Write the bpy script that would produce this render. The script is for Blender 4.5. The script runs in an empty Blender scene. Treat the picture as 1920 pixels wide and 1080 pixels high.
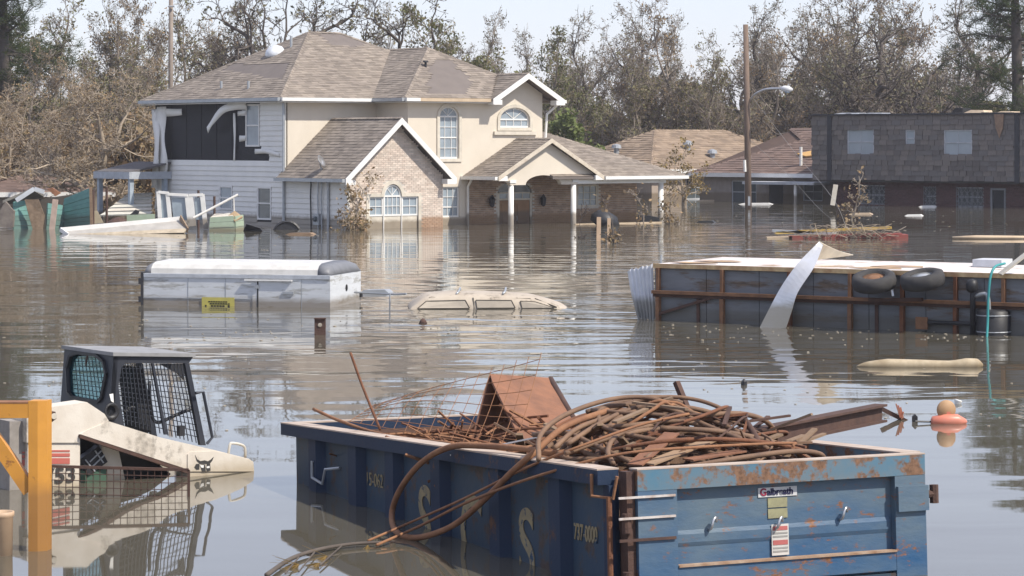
import bpy, math, random
import numpy as np
from mathutils import Vector, Matrix

# ------------------------------------------------------------------ camera, sky, sun
SC = bpy.context.scene
COL = SC.collection
F, HZ, CAMH = 5000.0, 265.0, 3.3      # focal length in photo pixels, horizon row, eye height above the water
cam_d = bpy.data.cameras.new('camera'); cam = bpy.data.objects.new('camera', cam_d); COL.objects.link(cam)
cam.location = (0, 0, CAMH); cam.rotation_euler = (math.radians(90), 0, 0)
cam_d.sensor_width = 36; cam_d.lens = F / 1920 * 36; cam_d.shift_y = -(540 - HZ) / 1920
cam_d.clip_start = 0.5; cam_d.clip_end = 6000
SC.camera = cam
SUN_EL = math.radians(50); SUN_AZ = math.atan2(0.86, -0.51)      # clockwise from +Y
sv = Vector((math.sin(SUN_AZ) * math.cos(SUN_EL), math.cos(SUN_AZ) * math.cos(SUN_EL), math.sin(SUN_EL)))
w = bpy.data.worlds.new('World'); SC.world = w; w.use_nodes = True
nt = w.node_tree; bg = nt.nodes['Background']
sky = nt.nodes.new('ShaderNodeTexSky'); sky.sky_type = 'NISHITA'; sky.sun_disc = False
sky.sun_elevation = SUN_EL; sky.sun_rotation = SUN_AZ; sky.air_density = 1.0; sky.dust_density = 0.6; sky.ozone_density = 1.0
hz = nt.nodes.new('ShaderNodeMix'); hz.data_type = 'RGBA'; hz.inputs[0].default_value = .62      # thin even haze over the whole sky
nt.links.new(sky.outputs[0], hz.inputs[6]); hz.inputs[7].default_value = (4.5, 4.65, 5.9, 1)
nt.links.new(hz.outputs[2], bg.inputs[0]); bg.inputs[1].default_value = 0.13
sun_d = bpy.data.lights.new('sun', 'SUN'); sun_d.energy = 4.0; sun_d.angle = math.radians(0.6); sun_d.color = (1, .93, .82)
sun = bpy.data.objects.new('sun', sun_d); COL.objects.link(sun)
sun.rotation_euler = (-sv).to_track_quat('-Z', 'Y').to_euler(); sun.location = (20, -20, 40)
SC.view_settings.view_transform = 'Standard'; SC.view_settings.look = 'None'
SC.view_settings.gamma = 1; SC.view_settings.exposure = 0.48

# ------------------------------------------------------------------ pixel to place
def P(px, py, Y): return Vector(((px - 960) / F * Y, Y, CAMH - (py - HZ) / F * Y))
def WY(py): return F * CAMH / (py - HZ)                     # distance of a waterline row
def W(px, py): return P(px, py, WY(py))
class Frame:
    """a level rectangular frame standing on the water: u along x, v along y"""
    def __init__(s, px, Y, deg):
        s.o = P(px, HZ, Y); s.o.z = 0; s.a = math.radians(deg); s.c = math.cos(s.a); s.s = math.sin(s.a)
    def u(s, px, v=0):
        k = (px - 960) / F
        return (k * (s.o.y + v * s.c) - s.o.x + v * s.s) / (s.c - k * s.s)
    def v(s, px, u=0):
        k = (px - 960) / F
        return (k * (s.o.y + u * s.s) - s.o.x - u * s.c) / (-s.s - k * s.c)
    def z(s, py, u, v): return CAMH - (py - HZ) / F * (s.o.y + u * s.s + v * s.c)
    def Y(s, u, v): return s.o.y + u * s.s + v * s.c

# ------------------------------------------------------------------ materials
MATS = {}
def mat(name, c1, c2=None, scale=3.0, rough=.8, metal=0.0, bump=0.0, bscale=40.0, rust=None, rust_amt=.5, rust_scale=2.5,
        mud=None, mudc=(.16, .12, .075), island=0.0, stretch=(1, 1, 1), spec=.4):
    if name in MATS: return MATS[name]
    m = bpy.data.materials.new(name); m.use_nodes = True; t = m.node_tree; N = t.nodes; L = t.links
    b = N['Principled BSDF']; b.inputs['Roughness'].default_value = rough; b.inputs['Metallic'].default_value = metal
    b.inputs['Specular IOR Level'].default_value = spec
    tc = N.new('ShaderNodeTexCoord'); mp = N.new('ShaderNodeMapping'); mp.inputs['Scale'].default_value = stretch
    L.new(tc.outputs['Object'], mp.inputs[0])
    def noise(sc, det=6, ro=.6):
        n = N.new('ShaderNodeTexNoise'); n.inputs['Scale'].default_value = sc; n.inputs['Detail'].default_value = det
        n.inputs['Roughness'].default_value = ro; L.new(mp.outputs[0], n.inputs[0]); return n
    def ramp(src, a, b_):
        r = N.new('ShaderNodeMapRange'); r.inputs[1].default_value = a; r.inputs[2].default_value = b_; L.new(src, r.inputs[0]); return r.outputs[0]
    def mix(f, a, b_):
        x = N.new('ShaderNodeMix'); x.data_type = 'RGBA'
        if hasattr(f, 'node'): L.new(f, x.inputs[0])
        else: x.inputs[0].default_value = f
        for s_, q in ((6, a), (7, b_)):
            if hasattr(q, 'node'): L.new(q, x.inputs[s_])
            else: x.inputs[s_].default_value = (*q, 1)
        return x.outputs[2]
    c2 = c2 or tuple(x * .72 for x in c1)
    col = mix(ramp(noise(scale).outputs[0], .3, .7), c1, c2)
    if island:
        g = N.new('ShaderNodeNewGeometry'); hs = N.new('ShaderNodeHueSaturation')
        mr = N.new('ShaderNodeMapRange'); mr.inputs[3].default_value = 1 - island; mr.inputs[4].default_value = 1 + island
        L.new(g.outputs['Random Per Island'], mr.inputs[0]); L.new(mr.outputs[0], hs.inputs['Value']); L.new(col, hs.inputs['Color']); col = hs.outputs[0]
    if rust:
        a = .62 - .25 * rust_amt
        f = ramp(noise(rust_scale, 9, .68).outputs[0], a, a + .07)
        col = mix(f, col, mix(ramp(noise(rust_scale * 6, 4).outputs[0], .35, .65), rust, tuple(x * .5 for x in rust)))
    if mud is not None:
        g = N.new('ShaderNodeNewGeometry'); sp = N.new('ShaderNodeSeparateXYZ'); L.new(g.outputs['Position'], sp.inputs[0])
        nz = noise(5, 4); ad = N.new('ShaderNodeMath'); ad.operation = 'MULTIPLY_ADD'; ad.inputs[1].default_value = .16
        L.new(nz.outputs[0], ad.inputs[0]); L.new(sp.outputs[2], ad.inputs[2])
        f = ramp(ad.outputs[0], mud + .14, mud); mu = N.new('ShaderNodeMath'); mu.operation = 'MULTIPLY'; mu.inputs[1].default_value = .75
        L.new(f, mu.inputs[0]); col = mix(mu.outputs[0], col, mudc)
    L.new(col, b.inputs['Base Color'])
    if bump:
        bp = N.new('ShaderNodeBump'); bp.inputs['Strength'].default_value = bump; bp.inputs['Distance'].default_value = .02
        L.new(noise(bscale, 5).outputs[0], bp.inputs['Height']); L.new(bp.outputs[0], b.inputs['Normal'])
    MATS[name] = m
    return m

def leaf_mat(name, cols, trans=.25):
    m = bpy.data.materials.new(name); m.use_nodes = True; t = m.node_tree; N = t.nodes; L = t.links
    b = N['Principled BSDF']; b.inputs['Roughness'].default_value = .75; b.inputs['Specular IOR Level'].default_value = .2
    g = N.new('ShaderNodeNewGeometry'); r = N.new('ShaderNodeValToRGB'); r.color_ramp.interpolation = 'LINEAR'
    e = r.color_ramp.elements
    while len(e) < len(cols): e.new(.5)
    for i, c in enumerate(cols): e[i].position = i / (len(cols) - 1); e[i].color = (*c, 1)
    L.new(g.outputs['Random Per Island'], r.inputs[0]); L.new(r.outputs[0], b.inputs['Base Color'])
    tr = N.new('ShaderNodeBsdfTranslucent'); L.new(r.outputs[0], tr.inputs[0])
    mx = N.new('ShaderNodeMixShader'); mx.inputs[0].default_value = trans
    L.new(b.outputs[0], mx.inputs[1]); L.new(tr.outputs[0], mx.inputs[2]); L.new(mx.outputs[0], N['Material Output'].inputs[0])
    return m

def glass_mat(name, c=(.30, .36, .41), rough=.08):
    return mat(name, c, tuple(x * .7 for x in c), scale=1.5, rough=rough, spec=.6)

STUCCO = mat('stucco', (.65, .585, .49), (.59, .53, .44), scale=1.2, rough=.92, bump=.25, bscale=60, mud=.30)
WHITE = mat('white_paint', (.78, .77, .74), (.68, .67, .64), scale=2, rough=.6)
WHITEMUD = mat('white_paint_muddy', (.78, .77, .74), (.66, .65, .61), scale=3, rough=.6, mud=.45)
SIDING = mat('vinyl_siding', (.78, .765, .72), (.70, .69, .655), scale=1.5, rough=.55, mud=.42)
SHINGLE = mat('roof_shingle', (.265, .225, .185), (.19, .16, .135), scale=.9, rough=.95, island=.22)
DECK = mat('roof_underlay', (.14, .12, .11), (.17, .145, .13), scale=2, rough=.95)
PAPER = mat('tar_paper', (.008, .009, .013), (.014, .015, .02), scale=2, rough=.7, bump=.3, bscale=8)
BRICKP = mat('pale_brick', (.64, .56, .48), (.52, .42, .35), scale=5, rough=.9, island=.16, mud=.42, mudc=(.30, .16, .075))
MORTAR = mat('mortar', (.60, .56, .50), rough=.95, mud=.42, mudc=(.22, .14, .08))
BRICKB = mat('tan_brick', (.40, .28, .19), (.30, .20, .14), scale=5, rough=.9, island=.22, mud=.35, mudc=(.25, .15, .075))
GLASS = glass_mat('window_glass')  # reflected sky and pale curtains are put into the pane colour
GLASSD = glass_mat('dark_window_glass', (.10, .12, .13))
TRIM = mat('cream_trim', (.65, .595, .50), rough=.8, mud=.3)
GREYMETAL = mat('grey_metal', (.42, .44, .46), (.33, .35, .37), scale=4, rough=.45, metal=.4)
STEEL = mat('bright_steel', (.62, .63, .65), (.45, .46, .48), scale=5, rough=.32, metal=.8)
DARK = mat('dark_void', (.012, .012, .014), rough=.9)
BLACK = mat('black_plastic', (.018, .019, .022), (.03, .03, .033), scale=3, rough=.5)
RUST = mat('rusty_steel', (.20, .085, .042), (.115, .05, .03), scale=7, rough=.9, bump=.4, bscale=50)
RUST2 = mat('dark_rusty_steel', (.10, .055, .04), (.06, .035, .03), scale=6, rough=.85, bump=.3, bscale=40)
RUSTL = mat('light_rust', (.30, .15, .075), (.19, .09, .05), scale=6, rough=.9, bump=.3)
HOSE = mat('rusty_pipe', (.21, .125, .075), (.12, .072, .048), scale=5, rough=.75, bump=.2, bscale=60)
WOOD = mat('weathered_wood', (.27, .185, .12), (.17, .115, .075), scale=3, rough=.9, stretch=(1, 1, 6), bump=.3)
WOODP = mat('pale_wood', (.55, .44, .31), (.43, .33, .23), scale=3, rough=.85)
MUDWHITE = mat('mud_stained_white', (.60, .57, .50), (.48, .43, .35), scale=4, rough=.7, mud=.2)
BARK = mat('bark_grey', (.27, .23, .19), (.17, .14, .115), scale=3, rough=.95)
BARKD = mat('bark_dark', (.12, .10, .085), (.075, .062, .055), scale=3, rough=.95)
BARKL = mat('bark_pale', (.38, .315, .24), (.25, .20, .15), scale=3, rough=.95)
POLEW = mat('pole_wood', (.21, .15, .11), (.14, .10, .08), scale=4, rough=.95, stretch=(6, 6, .5), bump=.3)

# ------------------------------------------------------------------ mesh building
class MB:
    def __init__(s): s.v = []; s.f = []
    def add(s, vs, fs):
        k = len(s.v); s.v.extend([tuple(x) for x in vs]); s.f.extend([tuple(i + k for i in f) for f in fs]); return s
    def box(s, o, a, b, c):                       # corner and three edge vectors
        o, a, b, c = Vector(o), Vector(a), Vector(b), Vector(c)
        vs = [o, o + a, o + a + b, o + b, o + c, o + a + c, o + a + b + c, o + b + c]
        fs = [(0, 3, 2, 1), (4, 5, 6, 7), (0, 1, 5, 4), (1, 2, 6, 5), (2, 3, 7, 6), (3, 0, 4, 7)]
        if a.cross(b).dot(c) < 0: fs = [f[::-1] for f in fs]
        return s.add(vs, fs)
    def bx(s, x0, x1, y0, y1, z0, z1): return s.box((x0, y0, z0), (x1 - x0, 0, 0), (0, y1 - y0, 0), (0, 0, z1 - z0))
    def prism(s, poly, d):                        # polygon and extrusion vector
        poly = [Vector(p) for p in poly]; d = Vector(d); n = len(poly)
        nn = sum(((poly[i] - poly[0]).cross(poly[(i + 1) % n] - poly[0]) for i in range(1, n)), Vector())
        fl = nn.dot(d) > 0
        vs = poly + [p + d for p in poly]
        fs = [tuple(range(n)), tuple(range(2 * n - 1, n - 1, -1))] + [(i, i + n, (i + 1) % n + n, (i + 1) % n) for i in range(n)]
        if fl: fs = [f[::-1] for f in fs]
        return s.add(vs, fs)
    def bar(s, p, q, wd, th=None, up=(0, 0, 1)):
        p, q = Vector(p), Vector(q); th = th or wd; d = (q - p).normalized(); up = Vector(up)
        if abs(d.dot(up)) > .97: up = Vector((0, 1, 0))
        sd = d.cross(up).normalized(); u2 = sd.cross(d)
        return s.box(p - sd * wd / 2 - u2 * th / 2, q - p, sd * wd, u2 * th)
    def tube(s, pts, rad, n=8, cap=True):
        pts = [Vector(p) for p in pts]; m = len(pts)
        if not hasattr(rad, '__len__'): rad = [rad] * m
        k = len(s.v); pu = None
        for i, p in enumerate(pts):
            d = (pts[min(i + 1, m - 1)] - pts[max(i - 1, 0)]).normalized()
            if pu is None: pu = Vector((0, 0, 1)) if abs(d.z) < .9 else Vector((1, 0, 0))
            a = d.cross(pu)
            if a.length < 1e-4: a = d.cross(Vector((0, 1, .3)))
            a.normalize(); pu = a.cross(d)
            for j in range(n):
                t = 2 * math.pi * j / n
                s.v.append(tuple(p + (a * math.cos(t) + pu * math.sin(t)) * rad[i]))
        for i in range(m - 1):
            for j in range(n):
                j2 = (j + 1) % n
                s.f.append((k + i * n + j, k + i * n + j2, k + (i + 1) * n + j2, k + (i + 1) * n + j))
        if cap:
            s.f.append(tuple(k + j for j in range(n))[::-1]); s.f.append(tuple(k + (m - 1) * n + j for j in range(n)))
        return s
    def lathe(s, prof, c, n=20, ax=(0, 0, 1)):     # profile of (r, h) along an axis from c
        ax = Vector(ax).normalized(); a = ax.orthogonal().normalized(); b = ax.cross(a); c = Vector(c); k = len(s.v); m = len(prof)
        for r, h in prof:
            for j in range(n):
                t = 2 * math.pi * j / n; s.v.append(tuple(c + ax * h + (a * math.cos(t) + b * math.sin(t)) * r))
        for i in range(m - 1):
            for j in range(n):
                j2 = (j + 1) % n; s.f.append((k + i * n + j, k + i * n + j2, k + (i + 1) * n + j2, k + (i + 1) * n + j))
        s.f.append(tuple(k + j for j in range(n))[::-1]); s.f.append(tuple(k + (m - 1) * n + j for j in range(n)))
        return s
    def grid(s, rows):                              # rows of points, open sheet
        k = len(s.v); m = len(rows[0])
        for r in rows: s.v.extend([tuple(p) for p in r])
        for i in range(len(rows) - 1):
            for j in range(m - 1): s.f.append((k + i * m + j, k + i * m + j + 1, k + (i + 1) * m + j + 1, k + (i + 1) * m + j))
        return s

def spline(pts, n=8):
    pts = [Vector(p) for p in pts]; q = [2 * pts[0] - pts[1]] + pts + [2 * pts[-1] - pts[-2]]; out = []
    for i in range(1, len(q) - 2):
        for k in range(n):
            t = k / n; a, b, c, d = q[i - 1], q[i], q[i + 1], q[i + 2]
            out.append(.5 * ((2 * b) + (c - a) * t + (2 * a - 5 * b + 4 * c - d) * t * t + (3 * b - a - 3 * c + d) * t ** 3))
    return out + [pts[-1]]

def mesh_of(mb, m, smooth=False, name='mesh'):
    me = bpy.data.meshes.new(name); me.from_pydata(mb.v, [], mb.f); me.materials.append(m)
    if smooth: me.polygons.foreach_set('use_smooth', [True] * len(me.polygons))
    me.update(); return me

INV = {}
def thing(name, label, cat, loc=(0, 0, 0), rot=(0, 0, 0), group=None):
    o = bpy.data.objects.new(name, None); COL.objects.link(o); o.location = loc; o.rotation_euler = rot; o.empty_display_size = .3
    o['label'] = label; o['category'] = cat
    if group: o['group'] = group
    from mathutils import Euler
    INV[o.name] = (Matrix.Translation(Vector(loc)) @ Euler(rot).to_matrix().to_4x4()).inverted()
    return o
def part(name, mb, m, parent, world=False, smooth=False, kind=None, label=None, solid=0.0):
    me = mesh_of(mb, m, smooth, name)
    root = parent
    while root.parent: root = root.parent
    if world: me.transform(INV[root.name])
    o = bpy.data.objects.new(name, me); COL.objects.link(o); o.parent = parent
    if kind: o['kind'] = kind
    if label: o['label'] = label
    if solid:
        md = o.modifiers.new('thickness', 'SOLIDIFY'); md.thickness = solid; md.offset = 0
    return o
def single(name, mb, m, label, cat, group=None, smooth=False, kind=None, solid=0.0):
    me = mesh_of(mb, m, smooth, name); co = np.array(mb.v); c = Vector((co[:, 0].mean(), co[:, 1].mean(), co[:, 2].min()))
    me.transform(Matrix.Translation(-c)); o = bpy.data.objects.new(name, me); COL.objects.link(o); o.location = c
    if kind: o['kind'] = kind
    if label: o['label'] = label
    if cat: o['category'] = cat
    if group: o['group'] = group
    if solid:
        md = o.modifiers.new('thickness', 'SOLIDIFY'); md.thickness = solid; md.offset = 0
    return o
def text(s, size, M, m, parent, name='lettering', sx=1.0, bold=0.0):
    cu = bpy.data.curves.new(name, 'FONT'); cu.body = s; cu.size = size; cu.extrude = .003; cu.offset = bold
    cu.align_x = 'CENTER'; cu.align_y = 'CENTER'
    tmp = bpy.data.objects.new('tmp', cu); COL.objects.link(tmp); dg = bpy.context.evaluated_depsgraph_get()
    me = bpy.data.meshes.new_from_object(tmp.evaluated_get(dg)); bpy.data.objects.remove(tmp)
    me.transform(M @ Matrix.Diagonal((sx, 1, 1, 1))); me.materials.clear(); me.materials.append(m)
    o = bpy.data.objects.new(name, me); COL.objects.link(o); o.parent = parent; return o
def facing(o, ax, up):                                # matrix: text x along ax, y along up
    ax = Vector(ax).normalized(); up = Vector(up).normalized(); n = ax.cross(up)
    return Matrix.Translation(Vector(o)) @ Matrix((ax, up, n)).transposed().to_4x4()

# ------------------------------------------------------------------ walls, windows, roofs (in a thing's own coordinates)
class Plane:
    """vertical wall plane: o + ax*s + z, n points outward"""
    def __init__(s, o, ax, n): s.o = Vector(o); s.ax = Vector(ax); s.n = Vector(n)
    def p(s, t, z, d=0): return s.o + s.ax * t + s.n * d + Vector((0, 0, z))
def arch_pts(t0, t1, zs, rise, n=10):
    c = (t0 + t1) / 2; r = (t1 - t0) / 2
    return [(c - r * math.cos(math.pi * i / n), zs + rise * math.sin(math.pi * i / n)) for i in range(n + 1)]
def wall(mb, pl, t0, t1, z0, z1, holes=(), th=.18, top=None):
    """holes: (t0,t1,z0,z1,rise) ; rise>0 adds an arch above z1"""
    ts = sorted({t0, t1, *[h[0] for h in holes], *[h[1] for h in holes]})
    zs = sorted({z0, z1, *[h[2] for h in holes], *[h[3] for h in holes], *[h[3] + h[4] for h in holes if h[4]]})
    ts = [t for t in ts if t0 <= t <= t1]; zs = [z for z in zs if z0 <= z <= z1]
    for a, b in zip(ts, ts[1:]):
        run = None
        for c, d in list(zip(zs, zs[1:])) + [(None, None)]:
            blk = c is None or any(h[0] - 1e-6 <= a and b <= h[1] + 1e-6 and h[2] - 1e-6 <= c and d <= h[3] + h[4] + 1e-6 for h in holes)
            if not blk: run = [c, d] if run is None else [run[0], d]
            elif run:
                mb.box(pl.p(a, run[0], -th), pl.ax * (b - a), pl.n * th, (0, 0, run[1] - run[0])); run = None
    for h in holes:
        if h[4]:
            ap = arch_pts(h[0], h[1], h[3], h[4]); m = len(ap) // 2; zt = h[3] + h[4]
            for seg, cx in ((ap[:m + 1], h[0]), (ap[m:], h[1])):
                poly = seg + ([(cx, zt)] if cx == h[0] else [(cx, zt)])
                if cx == h[0]: poly = seg + [(h[0], zt)]
                else: poly = seg + [(h[1], zt)]
                mb.prism([pl.p(t, z, 0) for t, z in poly], pl.n * -th)
def bricks(pl, inside, t0, t1, z0, z1, holes=(), bw=.215, bh=.075, j=.012, d=.012):
    mb = MB(); r = 0; z = z0
    while z < z1:
        t = t0 - (bw / 2 if r % 2 else 0)
        while t < t1:
            a, b = max(t, t0), min(t + bw - j, t1)
            if b - a > .03 and inside((a + b) / 2, z + bh / 2) and not any(h[0] - .02 < (a + b) / 2 < h[1] + .02 and h[2] < z + bh / 2 < h[3] + (math.sqrt(max(0, 1 - (((a + b) / 2 - (h[0] + h[1]) / 2) / ((h[1] - h[0]) / 2)) ** 2)) * h[4] if h[4] else 0) for h in holes):
                q = [pl.p(a, z, 0), pl.p(b, z, 0), pl.p(b, z + bh - j, 0), pl.p(a, z + bh - j, 0)]; e = [x + pl.n * (d + random.uniform(-.003, .003)) for x in q]
                mb.add(q + e, [(4, 5, 6, 7), (0, 1, 5, 4), (1, 2, 6, 5), (2, 3, 7, 6), (3, 0, 4, 7)])
            t += bw
        z += bh; r += 1
    return mb
def window(parent, pl, t0, t1, z0, z1, cols=2, rows=2, rise=0, fm=None, gm=None, fw=.06, rec=.08, name='window', mid=True, surround=None):
    fm = fm or WHITE; gm = gm or GLASS; d = -rec
    f = MB(); ax = pl.ax; n = pl.n
    def b(a0, a1, c0, c1, dd=d, th=.06): f.box(pl.p(a0, c0, dd - th / 2), ax * (a1 - a0), n * th, (0, 0, c1 - c0))
    b(t0, t0 + fw, z0, z1); b(t1 - fw, t1, z0, z1); b(t0 + fw, t1 - fw, z0, z0 + fw)
    if rise:
        o = arch_pts(t0, t1, z1, rise, 12); i_ = arch_pts(t0 + fw, t1 - fw, z1, rise - fw, 12)
        for k in range(12): f.prism([pl.p(*o[k], d - .03), pl.p(*o[k + 1], d - .03), pl.p(*i_[k + 1], d - .03), pl.p(*i_[k], d - .03)], n * .06)
        b(t0 + fw, t1 - fw, z1 - fw / 2, z1 + fw / 2)
    else: b(t0 + fw, t1 - fw, z1 - fw, z1)
    mw = .022
    for i in range(1, cols):
        t = t0 + (t1 - t0) * i / cols; b(t - mw / 2, t + mw / 2, z0 + fw, z1 - fw / 2, d, .036)
    for i in range(1, rows):
        z = z0 + (z1 - z0) * i / rows; h = fw * .4 if (mid and i == rows // 2) else mw / 2; b(t0 + fw, t1 - fw, z - h, z + h, d + .002, .046)
    if rise:
        c = (t0 + t1) / 2
        for an in (50, 90, 130):
            a = math.radians(an); f.bar(pl.p(c, z1 + fw / 2, d), pl.p(c + math.cos(a) * ((t1 - t0) / 2 - fw / 2), z1 + math.sin(a) * (rise - fw / 2), d), .02, .03, up=n)
    o = part(name, f, fm, parent)
    for i in range(rows):
        za, zb = z0 + (z1 - z0) * i / rows, z0 + (z1 - z0) * (i + 1) / rows
        for k in range(cols):
            ta, tb = t0 + (t1 - t0) * k / cols, t0 + (t1 - t0) * (k + 1) / cols
            g = MB().box(pl.p(ta + .003, za + .003, d - .015), ax * (tb - ta - .006), n * .008, (0, 0, zb - za - .006)); part('pane', g, gm, o)
    if rise:
        g = MB().prism([pl.p(t, z + .004, d - .015) for t, z in arch_pts(t0 + .01, t1 - .01, z1, rise - .015, 12)], n * .008); part('pane', g, gm, o)
    return o

def shingle_face(mb, poly, course=.16, tab=.32, skip=None, seed=0, lift=.018):
    """tabs on a planar roof polygon; returns nothing. skip(s,t)->True leaves the underlay bare; s along eave, t up the slope"""
    rnd = random.Random(seed); poly = [Vector(p) for p in poly]
    n = Vector()
    for i in range(len(poly)): n += poly[i].cross(poly[(i + 1) % len(poly)])
    n.normalize()
    if n.z < 0: n = -n
    ax = Vector((-n.y, n.x, 0)).normalized(); up = n.cross(ax).normalized()
    if up.z < 0: up = -up
    o = poly[0]; q = [((p - o).dot(ax), (p - o).dot(up)) for p in poly]
    tmin = min(y for _, y in q); tmax = max(y for _, y in q); smin0 = min(x for x, _ in q)
    def rng(t):
        xs = []
        for i in range(len(q)):
            (x0, y0), (x1, y1) = q[i], q[(i + 1) % len(q)]
            if (y0 - t) * (y1 - t) < 0: xs.append(x0 + (t - y0) / (y1 - y0) * (x1 - x0))
        return (min(xs), max(xs)) if len(xs) > 1 else None
    t = tmin; r = 0
    while t < tmax - .03:
        tm = min(t + course * .5, tmax - .02); sr = rng(tm)
        if sr:
            s = smin0 - (tab / 2 if r % 2 else 0) - rnd.uniform(0, .05)
            while s < sr[1]:
                a, b = max(s, sr[0]), min(s + tab - .006, sr[1])
                if b - a > .02 and not (skip and skip(o + ax * ((a + b) / 2) + up * tm)):
                    l2 = lift * rnd.uniform(.7, 1.5); t1 = min(t + course * 1.12, tmax)
                    A = o + ax * a + up * (t - .012); B = o + ax * b + up * (t - .012); Cc = o + ax * b + up * t1; D = o + ax * a + up * t1
                    mb.add([A + n * l2, B + n * l2, Cc + n * .007, D + n * .007, A + n * .001, B + n * .001], [(0, 1, 2, 3), (4, 5, 1, 0)])
                s += tab
        t += course; r += 1
def deck(mb, poly, th=.10): mb.prism(poly, (0, 0, -th))
def hipcap(mb, p, q, wd=.2):
    p, q = Vector(p), Vector(q); L_ = (q - p).length; k = max(1, int(L_ / .28)); d = (q - p) / k; sd = d.cross(Vector((0, 0, 1))).normalized() * wd / 2
    for i in range(k):
        a = p + d * i + Vector((0, 0, .05)); b = a + d * 1.1 + Vector((0, 0, -.016)); dn = Vector((0, 0, -wd * .3))
        mb.add([a - sd + dn, a, a + sd + dn, b - sd + dn, b, b + sd + dn], [(0, 1, 4, 3), (1, 2, 5, 4), (0, 2, 1)])
# ------------------------------------------------------------------ flood water
def water():
    m = bpy.data.materials.new('flood_water'); m.use_nodes = True; t = m.node_tree; N = t.nodes; L = t.links
    b = N['Principled BSDF']; b.inputs['Base Color'].default_value = (.10, .09, .068, 1); b.inputs['Roughness'].default_value = .025
    b.inputs['IOR'].default_value = 1.5; b.inputs['Specular IOR Level'].default_value = .5
    g = N.new('ShaderNodeNewGeometry')
    def noise(sx, sy, det, ro=.5, dist=0):
        mp = N.new('ShaderNodeMapping'); mp.inputs['Scale'].default_value = (sx, sy, 1); L.new(g.outputs['Position'], mp.inputs[0])
        n = N.new('ShaderNodeTexNoise'); n.inputs['Scale'].default_value = 1; n.inputs['Detail'].default_value = det; n.inputs['Roughness'].default_value = ro
        n.inputs['Distortion'].default_value = dist; L.new(mp.outputs[0], n.inputs[0]); return n.outputs[0]
    def math_(op, a, b_):
        x = N.new('ShaderNodeMath'); x.operation = op
        for i, q in enumerate((a, b_)):
            if hasattr(q, 'node'): L.new(q, x.inputs[i])
            else: x.inputs[i].default_value = q
        return x.outputs[0]
    def rng(src, a, b_, c=0, d=1):
        r = N.new('ShaderNodeMapRange'); r.inputs[1].default_value = a; r.inputs[2].default_value = b_; r.inputs[3].default_value = c; r.inputs[4].default_value = d
        r.interpolation_type = 'SMOOTHSTEP'; L.new(src, r.inputs[0]); return r.outputs[0]
    sp = N.new('ShaderNodeSeparateXYZ'); L.new(g.outputs['Position'], sp.inputs[0])
    wind = rng(noise(.05, .035, 3), .38, .66, .10, 1)                    # gusts: calm and ruffled patches
    open_ = rng(sp.outputs[1], 27, 62, .10, 1)                           # the near water lies sheltered behind the dumpster and machine
    ripple = math_('ADD', math_('MULTIPLY', noise(.36, 1.0, 2, .45, .5), .062), math_('MULTIPLY', noise(3.2, 5.0, 1), .0035))
    swell = math_('MULTIPLY', noise(.25, .5, 1), .03)
    h = math_('ADD', math_('MULTIPLY', math_('MULTIPLY', ripple, wind), open_), math_('MULTIPLY', swell, .5))
    bp = N.new('ShaderNodeBump'); bp.inputs['Strength'].default_value = 1; bp.inputs['Distance'].default_value = 1
    L.new(h, bp.inputs['Height']); L.new(bp.outputs[0], b.inputs['Normal'])
    mb = MB().add([(-260, -60, 0), (260, -60, 0), (260, 420, 0), (-260, 420, 0)], [(0, 1, 2, 3)])
    o = single('flood_water', mb, m, None, None, kind='structure'); o['label'] = 'murky brown flood water covering the whole neighbourhood'
    return o
water()
mb = MB().add([(-260, -60, -2.5), (260, -60, -2.5), (260, 420, -2.5), (-260, 420, -2.5)], [(0, 1, 2, 3)])
o = single('ground', mb, mat('silt', (.12, .10, .07), rough=.95), None, None, kind='structure')

def in_poly(x, y, poly):
    c = False; n = len(poly)
    for i in range(n):
        (x0, y0), (x1, y1) = poly[i], poly[i - 1]
        if (y0 > y) != (y1 > y) and x < (x1 - x0) * (y - y0) / (y1 - y0) + x0: c = not c
    return c

# ------------------------------------------------------------------ the cream two-storey house
HF = Frame(533, 103.5, 37)
def HW(p): return Vector((HF.o.x + p[0] * HF.c - p[1] * HF.s, HF.o.y + p[0] * HF.s + p[1] * HF.c, p[2]))
def bare(polys):
    def f(p):
        q = HW(p); x = 960 + F * q.x / q.y; y = HZ + F * (CAMH - q.z) / q.y
        return any(in_poly(x, y, g) for g in polys)
    return f
house = thing('two_storey_house', 'cream two-storey house with brown shingle roof and torn white siding', 'house', HF.o, (0, 0, HF.a))
G, WW, U1, VB, U2, D, ZE, OV = -4.46, 4.37, 4.29, -2.23, 10.93, 10.1, 5.0, .45
front = lambda v: Plane((0, v, 0), (1, 0, 0), (0, -1, 0))
leftp = lambda u: Plane((u, 0, 0), (0, 1, 0), (-1, 0, 0))
pB = front(VB); pW = front(G); pA = front(0); pL = leftp(0)
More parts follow.
